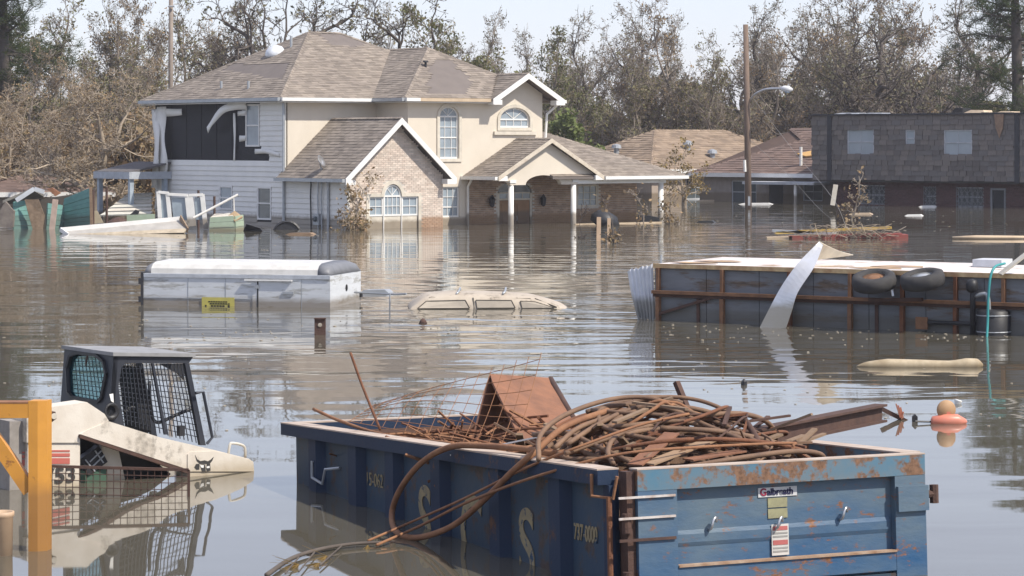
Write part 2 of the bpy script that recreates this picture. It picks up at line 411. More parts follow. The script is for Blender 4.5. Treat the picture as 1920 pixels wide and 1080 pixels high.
# upper and lower stucco walls
aw = (5.80, 6.74, 2.62, 4.28, .40); fw_ = (8.77, 10.28, 3.86, 4.18, .48); lw = (5.96, 6.78, .30, 1.50, 0)
m = MB(); wall(m, pA, .1, U1, -1.4, 4.95)
part('stucco_wall', m, STUCCO, house)
m = MB(); wall(m, pB, U1, U2, 2.0, 4.95, [aw, fw_]); wall(m, pB, U1, 7.2, -1.4, 2.0, [lw])
m.prism([pB.p(8.1, 4.952, 0), pB.p(U2, 4.952, 0), pB.p(U2, 5.22, 0), pB.p(9.78, 5.9, 0)], (0, .18, 0))
part('stucco_wall', m, STUCCO, house)
m = MB(); wall(m, leftp(U1), VB + .19, -.002, -1.4, 4.95); part('stucco_wall', m, STUCCO, house)
m = MB(); m.bx(U2 - .18, U2 - .002, VB + .19, D, -1.4, 4.95); m.bx(.2, U2, D - .18, D, -1.4, 4.94); part('stucco_wall', m, STUCCO, house)
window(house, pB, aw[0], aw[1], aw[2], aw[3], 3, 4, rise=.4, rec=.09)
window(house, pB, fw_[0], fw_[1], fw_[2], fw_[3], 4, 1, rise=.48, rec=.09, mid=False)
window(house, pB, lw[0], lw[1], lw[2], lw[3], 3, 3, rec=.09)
for h in (aw, fw_):                                        # raised stucco surrounds
    m = MB(); e = .13
    o1 = [(h[0] - e, h[2] - e)] + arch_pts(h[0] - e, h[1] + e, h[3], h[4] + e, 14) + [(h[1] + e, h[2] - e)]
    i1 = [(h[0], h[2])] + arch_pts(h[0], h[1], h[3], h[4], 14) + [(h[1], h[2])]
    for k in range(len(o1)):
        k2 = (k + 1) % len(o1); m.prism([pB.p(*o1[k], .002), pB.p(*o1[k2], .002), pB.p(*i1[k2], .002), pB.p(*i1[k], .002)], pB.n * .045)
    part('window_surround', m, TRIM, house)
m = MB().bx(8.45, 10.6, VB - .10, VB - .003, 3.56, 3.70); part('window_sill', m, TRIM, house)
for h in (aw, fw_, lw): part('curtain', MB().bx(h[0] - .05, h[1] + .05, VB + .20, VB + .22, h[2] - .05, h[3] + h[4] + .05), mat('curtain', (.42, .45, .47), (.30, .32, .35), scale=2), house)
# siding wall facing left
up_w = (1.77, 2.81, 3.09, 4.77, 0); l1 = (.90, 1.93, .22, 1.52, 0); l2 = (3.83, 4.83, .55, 1.52, 0)
m = MB(); wall(m, pL, 0, D, -1.4, 4.95, [up_w, l1, l2], th=.16); part('sheathing', m, PAPER, house, label='bare black tar paper where the siding has torn off')
for h in (up_w, l1, l2): part('curtain', MB().bx(.17, .19, h[0] - .1, h[1] + .1, h[2] - .1, h[3] + .1), mat('blind', (.34, .39, .40), (.28, .32, .33), scale=1, mud=.9, mudc=(.06, .06, .06)), house)
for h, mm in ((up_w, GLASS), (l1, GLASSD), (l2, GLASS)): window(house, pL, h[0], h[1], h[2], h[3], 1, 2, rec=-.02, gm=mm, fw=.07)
rnd = random.Random(5)
def board(t0, t1, z, pl, par, h=.205, m_=None):
    q = MB().prism([pl.p(t0, z, .004), pl.p(t0, z, .052), pl.p(t0, z + h + .012, .016), pl.p(t0, z + h + .012, .004)], pl.ax * (t1 - t0)); part('siding_board', q, m_ or SIDING, par)
for z in (3.15, 3.75, 4.35): part('paper_seam', MB().bx(-.012, -.001, 2.9, D - .3, z, z + .02), mat('paper_edge', (.018, .019, .024)), house)
for t in (3.9, 5.1, 6.3, 7.5, 8.7): part('batten', MB().bx(-.016, -.001, t, t + .045, 2.6, 4.85), mat('paper_edge', (.018, .019, .024)), house)
z = -.28; k = 0
while z < 2.5:
    cuts = [0.06]; 
    for h in sorted((l1, l2)):
        if h[2] - .12 < z + .1 < h[3] + .04: cuts += [h[0] - .03, h[1] + .03]
    cuts.append(D - .05)
    for a, b in zip(cuts[::2], cuts[1::2]): board(a, b, z, pL, house)
    z += .2; k += 1
while z < 4.85:
    if z + .2 > 4.93: break
    if z < 2.75: board(.06, 1.05, z, pL, house)
    elif z < 2.95: board(.06, 1.05 + .6, z, pL, house)
    else:
        board(.06, 1.73, z, pL, house)
        if rnd.random() < .38: board(2.85, 2.85 + rnd.uniform(.15, .45), z, pL, house)
    z += .2
m = MB().bx(-.06, .07, -.005, .055, -1.4, 4.93); part('corner_board', m, SIDING, house)
# torn strips hanging from the siding wall
def strip(pts, wid, name='torn_siding', side=(0, 1, 0), mm=None):
    c = spline(pts, 6); sd = Vector(side).normalized() * wid / 2; rows = []
    for i, p in enumerate(c):
        tw = math.sin(i * .55) * .25; s2 = sd * (1 - .25 * (i / len(c))) + Vector((-.12 * tw * wid * 2, 0, .0)); rows.append([p - s2, p + Vector((-.012, 0, 0)), p + s2])
    part(name, MB().grid(rows), mm or SIDING, house, smooth=True, solid=.012)
def LP(px, py, d=.08):
    v = HF.v(px, -d); return Vector((-d, v, HF.z(py, -d, v)))
strip([LP(303, 200, .1), LP(301, 250, .25), LP(306, 300, .3), LP(300, 350, .2), LP(296, 392, .15)], .75)
strip([LP(290, 205, .1), LP(294, 255, .35), LP(292, 310, .4), LP(288, 352, .35)], .5)
strip([LP(305, 211, .08), LP(325, 211, .12), LP(341, 210, .12)], .34, side=(0, 0, 1))
strip([LP(462, 198, .1), LP(440, 199, .2), LP(418, 206, .35), LP(400, 226, .4), LP(389, 244, .45)], .34, side=(0, .25, 1))
strip([LP(439, 212, .06), LP(440, 255, .09), LP(439, 301, .06)], .16)
strip([LP(478, 284, .05), LP(500, 284, .12), LP(524, 291, .06)], .2, side=(0, 0, 1))
strip([LP(446, 213, .05), LP(461, 211, .06)], .2, side=(0, 0, 1)); strip([LP(449, 260, .05), LP(461, 259, .06)], .25, side=(0, 0, 1))
# garage wing with the pale brick gable
gw = (.96, 3.22, .47, 1.20, 0)
m = MB(); wall(m, pW, 0, WW, -1.4, 1.95, [(gw[0], gw[1], -.6, 1.2, 0), (1.64, 2.45, 1.2, 1.28, .42)])
m.prism([pW.p(0, 1.952, 0), pW.p(WW, 1.952, 0), pW.p(WW / 2, 4.02, 0)], (0, .18, 0)); m.bx(WW - .18, WW, G + .19, VB, -1.4, 1.95); part('mortar_wall', m, MORTAR, house)
ins = lambda t, z: z < 1.98 + min(t, WW - t) * .93
br = bricks(pW, ins, 0, WW, -.35, 4.0, [(gw[0] - .13, gw[1] + .13, -.7, 1.33, 0), (1.50, 2.59, 1.2, 1.30, .55)])
part('brickwork', br, BRICKP, house, kind='stuff')
m = MB()
for a, b, c, d in ((gw[0] - .13, gw[0], -.6, 1.2), (gw[1], gw[1] + .13, -.6, 1.2), (gw[0] - .13, 1.50, 1.2, 1.33), (2.59, gw[1] + .13, 1.2, 1.33)): m.bx(a, b, G - .03, G + .02, c, d)
oa = arch_pts(1.50, 2.59, 1.2, .62, 14); ia = arch_pts(1.64, 2.45, 1.2, .48, 14)
for k in range(14): m.prism([pW.p(*oa[k], .03), pW.p(*oa[k + 1], .03), pW.p(*ia[k + 1], .03), pW.p(*ia[k], .03)], (0, .05, 0))
part('window_surround', m, TRIM, house)
m = MB().bx(gw[0], gw[1], G + .05, G + .09, -.6, .47); part('apron_panel', m, TRIM, house)
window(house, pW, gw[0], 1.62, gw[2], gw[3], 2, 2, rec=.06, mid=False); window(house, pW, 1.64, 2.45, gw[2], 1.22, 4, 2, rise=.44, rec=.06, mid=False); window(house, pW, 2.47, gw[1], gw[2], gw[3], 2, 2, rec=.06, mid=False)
m = MB(); m.bx(1.615, 1.645, G + .0, G + .07, -.6, 1.22); m.bx(2.447, 2.473, G + .0, G + .07, -.6, 1.22); part('mullion', m, WHITE, house)
m = MB().bx(gw[0] - .05, gw[1] + .05, G + .2, G + .22, -.3, 1.8); part('curtain', m, mat('curtain_blue', (.44, .47, .50), (.34, .37, .40), scale=3), house)
m = MB(); m.bx(.002, .15, G + .19, -.01, -1.4, 1.95); part('sheathing', m, PAPER, house)
z = -.28
while z < 1.8: board(G + .05, -.02, z, leftp(0), house); z += .2
m = MB(); m.bx(-.05, .06, G - .055, G + .045, -1.4, 1.95); part('corner_board', m, WHITEMUD, house)
# roofs --------------------------------------------------------------
def roof(name, faces, skips=None, caps=(), seed=0):
    d = MB(); s = MB()
    for i, f in enumerate(faces):
        deck(d, f); shingle_face(s, f, skip=skips, seed=seed + i)
    r = part(name, d, DECK, house)
    part('shingles', s, SHINGLE, r, kind='stuff')
    if caps:
        c = MB()
        for p, q in caps: hipcap(c, p, q)
        part('hip_cap', c, SHINGLE, r, kind='stuff')
    return r
e0, e1, e2, e3 = (-OV, -OV, ZE), (U2 + OV, -OV, ZE), (U2 + OV, D + OV, ZE), (-OV, D + OV, ZE)
A1, A2 = (4.35, 5.05, 7.8), (5.9, 5.05, 7.8)
sk = bare([[(416, 131), (442, 119), (500, 121), (546, 119), (532, 149), (498, 147), (470, 139)], [(596, 60), (640, 64), (700, 82), (660, 88), (616, 82)]])
rA = roof('main_roof', [[e0, e1, A2, A1], [e3, e0, A1], [e2, e3, A1, A2], [e1, e2, A2]], sk, [(e0, A1), (e3, A1), (A1, A2), (e1, A2)], 1)
B0, B1 = (U1 - OV, VB - OV, ZE + .003), (U2 + OV + .02, VB - OV, ZE + .003); BA = (7.5, .95, 7.1); BB = (7.5, 4.6, 7.1)
sk0 = bare([[(815, 110), (848, 112), (858, 128), (884, 146), (876, 179), (800, 174), (806, 130)], [(795, 118), (803, 120), (802, 132)]])
sk = lambda p: sk0(p) or (p.y < .9 and p.z < 5.0 + (1 - abs(p.x - 9.78) / 1.80) * 1.04)
rB = roof('front_roof', [[B0, (U1 - OV, 4.6, ZE + .003), BB, BA], [B0, (8.0, VB - OV, ZE + .003), (9.54, -.95, 6.003), BA], [(9.54, -.95, 6.003), (U2 + OV + .02, -2.2, ZE + .003), (U2 + OV + .02, 4.6, ZE + .003), BB, BA]], sk, [(B0, BA), ((9.54, -.95, 6.003), BA), (BA, BB)], 11)
ga = 9.78; gv = VB - OV - .12
rG = roof('gable_roof', [[(8.0, gv, 4.98), (8.0, -1.0, 4.98), (ga, -.5, 6.02), (ga, gv, 6.02)], [(11.62, gv, 4.98), (11.62, -.6, 4.98), (ga, -.5, 6.02), (ga, gv, 6.02)]], None, [((ga, gv, 6.02), (ga, -.6, 6.02))], 21)
wv = G - .38; wa = WW / 2
rW = roof('garage_roof', [[(-.36, wv, 1.90), (-.36, -.01, 1.90), (wa, -.01, 4.18), (wa, wv, 4.18)], [(WW + .36, wv, 1.90), (WW + .36, VB - .01, 1.90), (wa, VB - .01, 4.18), (wa, wv, 4.18)]], None, [((wa, wv, 4.18), (wa, -.1, 4.18))], 31)
pv = -4.55; pa = 9.6; pe = 1.92; pz = 3.40
rP = roof('porch_roof', [[(6.95, pv, pe), (6.95, VB - .01, pe), (pa, VB - .01, pz), (pa, pv, pz)], [(12.25, pv, pe), (12.25, VB - .01, pe), (pa, VB - .01, pz), (pa, pv, pz)]], None, [((pa, pv, pz), (pa, VB - .05, pz))], 41)
cs = .42; cz = lambda v: 1.90 + (v + 4.5) * cs
hx_ = lambda v: 16.62 - 5.65 * (v + 4.5) / 5.7
rC = roof('side_wing_roof', [[(9.7, -4.5, cz(-4.5)), (16.62, -4.5, cz(-4.5)), (hx_(VB - .01), VB - .01, cz(VB - .01)), (9.7, VB - .01, cz(VB - .01))], [(U2 + .01, VB, cz(VB)), (hx_(VB), VB, cz(VB)), (U2 + .03, 1.2, cz(1.2)), (U2 + .01, 1.2, cz(1.2))], [(16.62, -4.5, cz(-4.5)), (16.62, 6.9, cz(-4.5)), (10.97, 1.2, cz(1.2))]], None, [((16.62, -4.5, cz(-4.5)), (10.97, 1.2, cz(1.2)))], 51)
# fascias, rakes, gutters
def rake(u0, z0, ua, za, u1, v, th=.22, m_=None):
    for a, b, c, d in ((u0, z0, ua, za), (u1, z0, ua, za)):
        q = MB().prism([(a, v, b), (c, v, d), (c, v, d - th), (a, v, b - th)], (0, -.05, 0)); part('rake_board', q, m_ or WHITE, house)
    for a, s in ((u0, 1), (u1, -1)):
        q = MB().box((a + s * .02, v - .045, z0 - th + .002), (s * .42, 0, 0), (0, .40, 0), (0, 0, .19)); part('eave_return', q, WHITE, house)
rake(8.0, 4.98, ga, 6.03, 11.62, gv - .002); rake(-.36, 1.90, wa, 4.19, WW + .36, wv - .002, .24); rake(6.95, pe, pa, pz + .01, 12.25, pv - .002, .17, mat('weathered_trim', (.62, .56, .46), (.45, .38, .30), scale=6))
def gutter(p, q, m_=WHITE, sz=.13):
    g_ = MB().bar(Vector(p) - Vector((0, 0, .07)), Vector(q) - Vector((0, 0, .07)), sz, .13); part('gutter', g_, m_, house)
gutter((-OV - .07, -OV, ZE), (-OV - .07, D + OV, ZE), GREYMETAL); gutter((-OV, -OV - .07, ZE), (U1 - OV, -OV - .07, ZE)); gutter((U1 - OV - .07, -OV, ZE), (U1 - OV - .07, VB - OV, ZE), GREYMETAL)
gutter((U1 - OV, VB - OV - .07, ZE), (U1 + .2, VB - OV - .07, ZE)); gutter((U1 + .2, VB - OV - .03, ZE), (8.0, VB - OV - .03, ZE), WOODP, .05)
gutter((-.43, wv, 1.90), (-.43, 0, 1.90), GREYMETAL); gutter((6.88, pv, pe), (6.88, VB, pe), WHITE); gutter((12.3, -4.57, 1.9), (16.7, -4.57, 1.9)); gutter((16.69, -4.5, 1.9), (16.69, 6, 1.9)); gutter((11.68, gv, 4.98), (11.68, -.6, 4.98))
m = MB(); m.bx(-OV, U2 + OV, -OV, D + OV, ZE - .19, ZE - .15); part('soffit', m, WHITE, house)
m = MB(); m.bx(U1 - OV + .05, 8.0, VB - OV + .02, -OV - .01, ZE - .185, ZE - .145); part('soffit', m, WHITE, house)
for pts in ([(-.1, -.09, 4.8), (-.1, -.12, 4.5), (-.1, -.12, -1)], [(7.08, VB - .4, 1.78), (7.12, VB - .1, 1.5), (7.12, VB - .1, -1)], [(11.5, VB - .3, 4.8), (11.1, VB - .08, 4.4), (11.02, VB - .08, 3.4)], [(-.12, G + 1.2, 1.8), (-.09, G + 1.2, 1.6), (-.09, G + 1.2, -1)]):
    part('downspout', MB().tube(pts, .055, 6), GREYMETAL if pts[0][0] < 0 else WHITEMUD, house)
# porch
m = MB(); wall(m, pB, 7.2, 15.9, -1.4, 1.99, [(8.66, 10.42, -1.2, 1.22, .46), (12.75, 13.8, .62, 1.48, .12)], th=.17); m.bx(15.73, 15.898, VB + .18, 6, -1.4, 1.9); part('mortar_wall', m, MORTAR, house)
part('brickwork', bricks(pB, lambda t, z: True, 7.2, 15.9, -.35, 1.95, [(8.6, 10.48, -1.2, 1.22, .5), (12.66, 13.89, .55, 1.5, .14)]), BRICKB, house, kind='stuff')
window(house, pB, 12.75, 13.8, .62, 1.48, 3, 3, rec=.05, rise=.12, fm=TRIM, mid=False)
DOORM = mat('plywood_door', (.33, .20, .11), (.24, .14, .075), scale=3, rough=.85, mud=.5, mudc=(.13, .10, .075))
for i in range(2):
    dd = part('front_door', MB().bx(8.78 + i * .78, 9.53 + i * .78, VB + .05, VB + .10, -1.2, .92), DOORM, house)
    part('door_panel', MB().bx(8.92 + i * .78, 9.40 + i * .78, VB + .03, VB + .052, .02, .78), DOORM, dd); part('handle', MB().tube([(9.47 + i * .16, VB + .0, .1), (9.47 + i * .16, VB - .02, .2), (9.47 + i * .16, VB, .3)], .015, 6), GREYMETAL, dd)
m = MB(); m.bx(8.66, 8.77, VB + .02, VB + .12, -1.2, 1.22); m.bx(10.32, 10.42, VB + .02, VB + .12, -1.2, 1.22); m.bx(8.77, 10.32, VB + .02, VB + .12, .93, 1.0); m.bx(8.77, 10.32, VB + .025, VB + .11, 1.2, 1.25)
for i in range(1, 4): m.bx(8.77 + i * .39 - .015, 8.77 + i * .39 + .015, VB + .03, VB + .09, 1.0, 1.2)
part('door_frame', m, TRIM, house)
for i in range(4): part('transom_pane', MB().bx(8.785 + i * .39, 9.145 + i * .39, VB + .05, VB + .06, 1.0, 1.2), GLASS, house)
part('fanlight', MB().prism([pB.p(t, z, -.06) for t, z in arch_pts(8.7, 10.38, 1.25, .4, 12)], (0, .01, 0)), GLASSD, house)
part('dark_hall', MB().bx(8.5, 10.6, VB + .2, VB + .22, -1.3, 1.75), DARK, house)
def column(u, v, r=.115, top=1.78):
    c = part('porch_column', MB().lathe([(r, -1.3), (r, .2), (r * .95, top - .12)], (u, v, 0), 16), WHITEMUD, house, smooth=True); part('capital', MB().bx(u - r * 1.3, u + r * 1.3, v - r * 1.3, v + r * 1.3, top - .12, top), WHITE, c)
for px in (958, 1075, 1239): column(HF.u(px, -4.2), -4.2)
# arched stucco gable front of the porch
pf = front(-4.32); ua, ub = HF.u(958, -4.2) - .12, HF.u(1075, -4.2) + .12; ca, cb = HF.u(985, -4.3), HF.u(1052, -4.3)
m = MB(); ap = arch_pts(ca, cb, 1.58, .38, 14)
poly = [(7.35, 1.74), (ua, 1.74), (ua, 1.58), (ca, 1.58)] + ap[1:-1] + [(cb, 1.58), (ub, 1.58), (ub, 1.74), (11.9, 1.74), (11.9, 2.02), (pa, pz - .14), (7.35, 2.02)]
m.prism([pf.p(t, z) for t, z in poly], (0, .22, 0)); part('porch_gable', m, STUCCO, house)
m = MB(); m.bx(ub + .002, 15.75, -4.3, -4.1, 1.60, 1.84); m.bx(15.6, 15.74, -4.09, 2, 1.60, 1.84); part('porch_beam', m, WHITE, house)
m = MB(); m.bx(12.25, 16.5, -4.45, VB - .03, 1.76, 1.79); part('porch_ceiling', m, WHITE, house)
m = MB(); m.bx(12.3, 16.5, -4.5, -4.46, 1.72, 1.86); part('fascia', m, WHITE, house)
for px in (922, 1018):
    u = HF.u(px, VB - .15); l_ = part('wall_lantern', MB().lathe([(.05, 1.0), (.13, .98), (.10, .72), (.03, .66)], (u, VB - .18, 0), 6), BLACK, house); part('lantern_roof', MB().lathe([(.15, .98), (.02, 1.16)], (u, VB - .18, 0), 6), BLACK, l_); part('bracket', MB().bar((u, VB, .85), (u, VB - .18, .85), .04), BLACK, l_)
# left side porch
q = MB(); v0, v1 = D - .9, D + 2.6; pzz = 2.02
for f in ([(-.05, D - 1.4, 2.45), (-2.0, D - 1.4, 2.05), (-2.0, D + 1.6, 2.05), (-.05, D + 1.6, 2.45)],): deck(q, f, .08)
sp_ = part('side_porch_roof', q, mat('side_roof', (.13, .12, .12), rough=.95), house)
part('fascia', MB().bx(-2.03, -1.96, D - 1.45, D + 1.65, 1.75, 2.04), mat('grey_trim', (.45, .48, .52)), house); part('fascia', MB().bx(-1.95, -.05, D - 1.45, D - 1.40, 1.75, 2.05), mat('grey_trim', (.45, .48, .52)), house)
for u, v in ((-1.85, D - 1.25), (-1.85, D + 1.4), (-.3, D - 1.3)): part('side_post', MB().bx(u - .09, u + .09, v - .09, v + .09, -1.3, 1.78), mat('blue_grey_paint', (.36, .42, .48), mud=.4), house)
# roof fittings
def on_roof(px, py, face):                       # where a pixel ray meets a roof plane (house coordinates)
    a, b, c = [HW(p) for p in face[:3]]; n = (b - a).cross(c - a); o = Vector((0, 0, CAMH)); d = P(px, py, 1) - o
    t = (a - o).dot(n) / d.dot(n); q = o + d * t - HF.o; return Vector((q.x * HF.c + q.y * HF.s, -q.x * HF.s + q.y * HF.c, q.z))
fl = [e3, e0, A1]
for px, py, h in ((415, 166, .3), (466, 166, .3), (546, 88, .45)):
    p = on_roof(px, py, fl); part('vent_pipe', MB().tube([p - Vector((0, 0, .1)), p + Vector((0, 0, h))], .055, 10), GREYMETAL, rA)
p = on_roof(516, 100, fl); dm = MB().lathe([(.42, -.05), (.42, .06), (.34, .2), (.18, .3), (.04, .33)], p, 16, (-.35, -.1, .93)); part('skylight_dome', dm, mat('dome_plastic', (.72, .75, .78), rough=.25), rA, smooth=True)
p = on_roof(798, 126, [B0, B1, BA]); part('roof_vent', MB().lathe([(.05, -.05), (.05, .2), (.12, .2), (.1, .27)], p, 10), BLACK, rB)
# satellite dish on the garage eave, electric meter and conduits below
p = on_roof(603, 318, [(-.36, wv, 1.90), (-.36, 0, 1.90), (wa, 0, 4.18)])
ds = part('dish_mast', MB().tube([p - Vector((0, 0, .05)), p + Vector((-.05, 0, .15)), p + Vector((-.15, -.1, .3))], .025, 6), GREYMETAL, house)
part('satellite_dish', MB().lathe([(.02, 0), (.16, .03), (.25, .09), (.24, .095), (.15, .045), (.02, .02)], p + Vector((-.15, -.1, .3)), 16, (.5, -.75, .45)), STEEL, ds, smooth=True)
for v, u in ((-2.1, -.1), (-2.6, -.1), (-2.85, -.1)): part('conduit', MB().tube([(u, v, 2.1), (u - .02, v + .03, 1.2), (u, v, -.6)], .03, 6), BLACK if v > -2.3 else GREYMETAL, house)
mt = part('electric_meter', MB().bx(-.2, -.04, -2.75, -2.35, .12, .55), GREYMETAL, house); part('meter_glass', MB().lathe([(.11, 0), (.1, .08), (.06, .11)], (-.2, -2.55, .35), 12, (-1, 0, 0)), GLASSD, mt)
# ------------------------------------------------------------------ shake-clad apartment building on the right
SF = Frame(1557, 139, -42)
apt = thing('shake_building', 'dark two-storey building with grey wood shakes over a red brick ground floor', 'building', SF.o, (0, 0, SF.a))
sp0 = Plane((0, 0, 0), (1, 0, 0), (0, -1, 0)); sp1 = Plane((0, .55, 0), (1, 0, 0), (0, -1, 0))
AL = 14.5; AZ0, AZ1 = 1.3, 4.66
def sw(px0, px1, py0, py1, v=0):
    a, b = SF.u(px0, v), SF.u(px1, v); return (a, b, SF.z(py1, (a + b) / 2, v), SF.z(py0, (a + b) / 2, v), 0)
SHAKE = [mat('shake_%d' % i, c, tuple(x * .7 for x in c), scale=8, rough=.95, stretch=(6, 6, .7), bump=.4, bscale=20) for i, c in enumerate([(.19, .17, .155), (.155, .14, .13), (.22, .195, .175), (.18, .168, .16)])]
uw = [sw(1589, 1639, 241, 291), sw(1698, 1716, 243, 276), sw(1770, 1823, 243, 292)]
lw_ = [sw(1611, 1659, 347, 384, .55), sw(1733, 1755, 349, 387, .55), sw(1794, 1844, 351, 388, .55)]
dr = sw(1858, 1886, 353, 395, .55)
m = MB(); wall(m, sp0, -1.1, AL, AZ0, AZ1 - .03, uw, th=.3); part('upper_wall', m, DARK, apt)
m = MB(); m.bx(-1.1, AL, .31, 9, AZ1 - .15, AZ1 - .02); part('flat_roof', m, mat('tar_roof', (.08, .08, .085)), apt)
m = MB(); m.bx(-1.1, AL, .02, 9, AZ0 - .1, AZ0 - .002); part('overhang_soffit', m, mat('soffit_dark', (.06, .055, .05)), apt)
m = MB(); m.bx(-1.08, -.9, .31, 9, AZ0, AZ1 - .2); part('upper_wall', m, SHAKE[1], apt)
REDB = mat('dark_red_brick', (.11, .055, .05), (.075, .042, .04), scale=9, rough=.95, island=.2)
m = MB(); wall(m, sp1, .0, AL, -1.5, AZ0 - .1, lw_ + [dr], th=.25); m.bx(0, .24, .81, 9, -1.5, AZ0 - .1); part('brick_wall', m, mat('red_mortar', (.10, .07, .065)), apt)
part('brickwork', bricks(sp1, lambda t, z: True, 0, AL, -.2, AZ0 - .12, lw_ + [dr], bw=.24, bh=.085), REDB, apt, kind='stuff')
for h in uw: window(apt, sp0, *h[:4], 2 if h[1] - h[0] > 1 else 1, 2, rec=.03, fw=.07, fm=mat('grey_white_trim', (.50, .52, .55)), gm=mat('blinds', (.40, .45, .48), (.33, .38, .41), scale=1, rough=.2, spec=.6))
for h in lw_:
    wn = window(apt, sp1, *h[:4], 2 if h[1] - h[0] > 1.2 else 1, 2, rec=.1, fw=.06, fm=mat('grey_white_trim', (.50, .52, .55)), gm=GLASSD)
    g_ = MB(); n_ = max(2, int((h[1] - h[0]) / .28)); dz = (h[3] - h[2])
    for i in range(n_):
        a = h[0] + (h[1] - h[0]) * i / n_; b = h[0] + (h[1] - h[0]) * (i + 1) / n_
        for j in range(3):
            c, d = h[2] + dz * j / 3, h[2] + dz * (j + 1) / 3
            g_.bar(sp1.p(a, c, .03), sp1.p(b, d, .03), .025); g_.bar(sp1.p(a, d, .03), sp1.p(b, c, .03), .025)
        g_.bar(sp1.p(a, h[2], .03), sp1.p(a, h[3], .03), .03)
    part('window_grille', g_, mat('grille_paint', (.20, .21, .22)), wn, kind='stuff')
dd = part('door_frame', MB().bx(dr[0], dr[0] + .08, .5, .62, -1.2, dr[3]).bx(dr[1] - .08, dr[1], .5, .62, -1.2, dr[3]).bx(dr[0] + .08, dr[1] - .08, .5, .62, dr[3] - .1, dr[3]), mat('dull_trim', (.24, .25, .26)), apt)
part('door', MB().bx(dr[0] + .08, dr[1] - .08, .60, .64, -1.2, dr[3] - .1), mat('dark_door', (.03, .032, .035)), apt)
for u in (-.02, SF.u(1908)): part('corner_trim', MB().bx(u - .13, u + .13, -.09, -.035, AZ0 - .05, AZ1), mat('dark_trim', (.045, .047, .055)), apt)
part('coping', MB().bx(-1.2, AL, -.14, .25, AZ1 - .02, AZ1 + .06), mat('coping_dark', (.05, .05, .055)), apt)
# shakes: one object each for the largest, the last rows joined
rnd = random.Random(8); rows = 13; rh = (AZ1 - AZ0) / rows; nsh = 0; rest = MB(); meshes = []
for i in range(12):
    w_ = .36 + .05 * (i % 4); q = MB(); n3 = Vector((0, -1, 0))
    q.add([(0, -.005, 0), (w_, -.005, 0), (w_, -.045 - .012 * (i % 3), 0), (0, -.045 - .012 * (i % 3), 0), (0, -.003, rh * 1.25), (w_, -.003, rh * 1.25), (w_, -.016, rh * 1.25), (0, -.016, rh * 1.25)], [(0, 1, 2, 3), (3, 2, 6, 7), (0, 3, 7, 4), (2, 1, 5, 6), (7, 6, 5, 4)])
    meshes.append((w_, mesh_of(q, SHAKE[i % 4], name='shake')))
cand = []
for r in range(rows):
    t = -1.1 - rnd.uniform(0, .1); z = AZ0 + r * rh
    while t < AL - .3:
        w_, me = meshes[rnd.randrange(12)]
        c = t + w_ / 2; zc = z + rh * .5
        a, b_ = t, t + w_
        for h in uw:
            if h[2] - .02 < zc < h[3] + .0:
                if a < h[0] < b_: b_ = h[0]
                elif a < h[1] < b_: a = h[1]
                elif a >= h[0] and b_ <= h[1]: a = b_
        if b_ - a > .05: cand.append((a, z + rnd.uniform(-.025, .025), me, (b_ - a) / w_))
        t += w_ + rnd.uniform(.008, .03)
for t, z, me, w_ in cand:
    if nsh < 300 and t < 11.6:
        o = bpy.data.objects.new('shake', me); COL.objects.link(o); o.parent = apt; o.location = (t, 0, z); o.scale = (w_, 1, 1); nsh += 1
    else: rest.add([(t + v.co.x * w_, v.co.y, z + v.co.z) for v in me.vertices], [tuple(p.vertices) for p in me.polygons])
part('shakes', rest, SHAKE[0], apt, kind='stuff')
for px, w_, h_, mm in ((1590, 1.6, .06, 'tarp'), (1640, 1.2, .05, 'tarp'), (1798, .7, .25, 'dark'), (1830, 1.2, .14, 'wood'), (1885, 1.0, .06, 'wood')):
    u = SF.u(px, .3); q = MB().prism([(u - w_ / 2, .1, AZ1 + .06), (u + w_ / 2, .1, AZ1 + .06), (u + w_ * .4, .2, AZ1 + .06 + h_), (u - w_ * .2, .2, AZ1 + .06 + h_ * 1.1)], (0, .8, 0)); part('torn_roofing', q, {'tarp': GREYMETAL, 'dark': DARK, 'wood': WOODP}[mm], apt)
u = SF.u(1873); q = MB().prism([(u - .2, -.1, AZ1), (u + .35, -.1, AZ1), (u + .3, -.1, AZ1 - .7), (u + .1, -.1, AZ1 - 1.2), (u - .1, -.1, AZ1 - .7)], (0, -.04, 0)); part('broken_board', q, mat('raw_board', (.30, .20, .13), (.2, .13, .09), scale=6), apt)

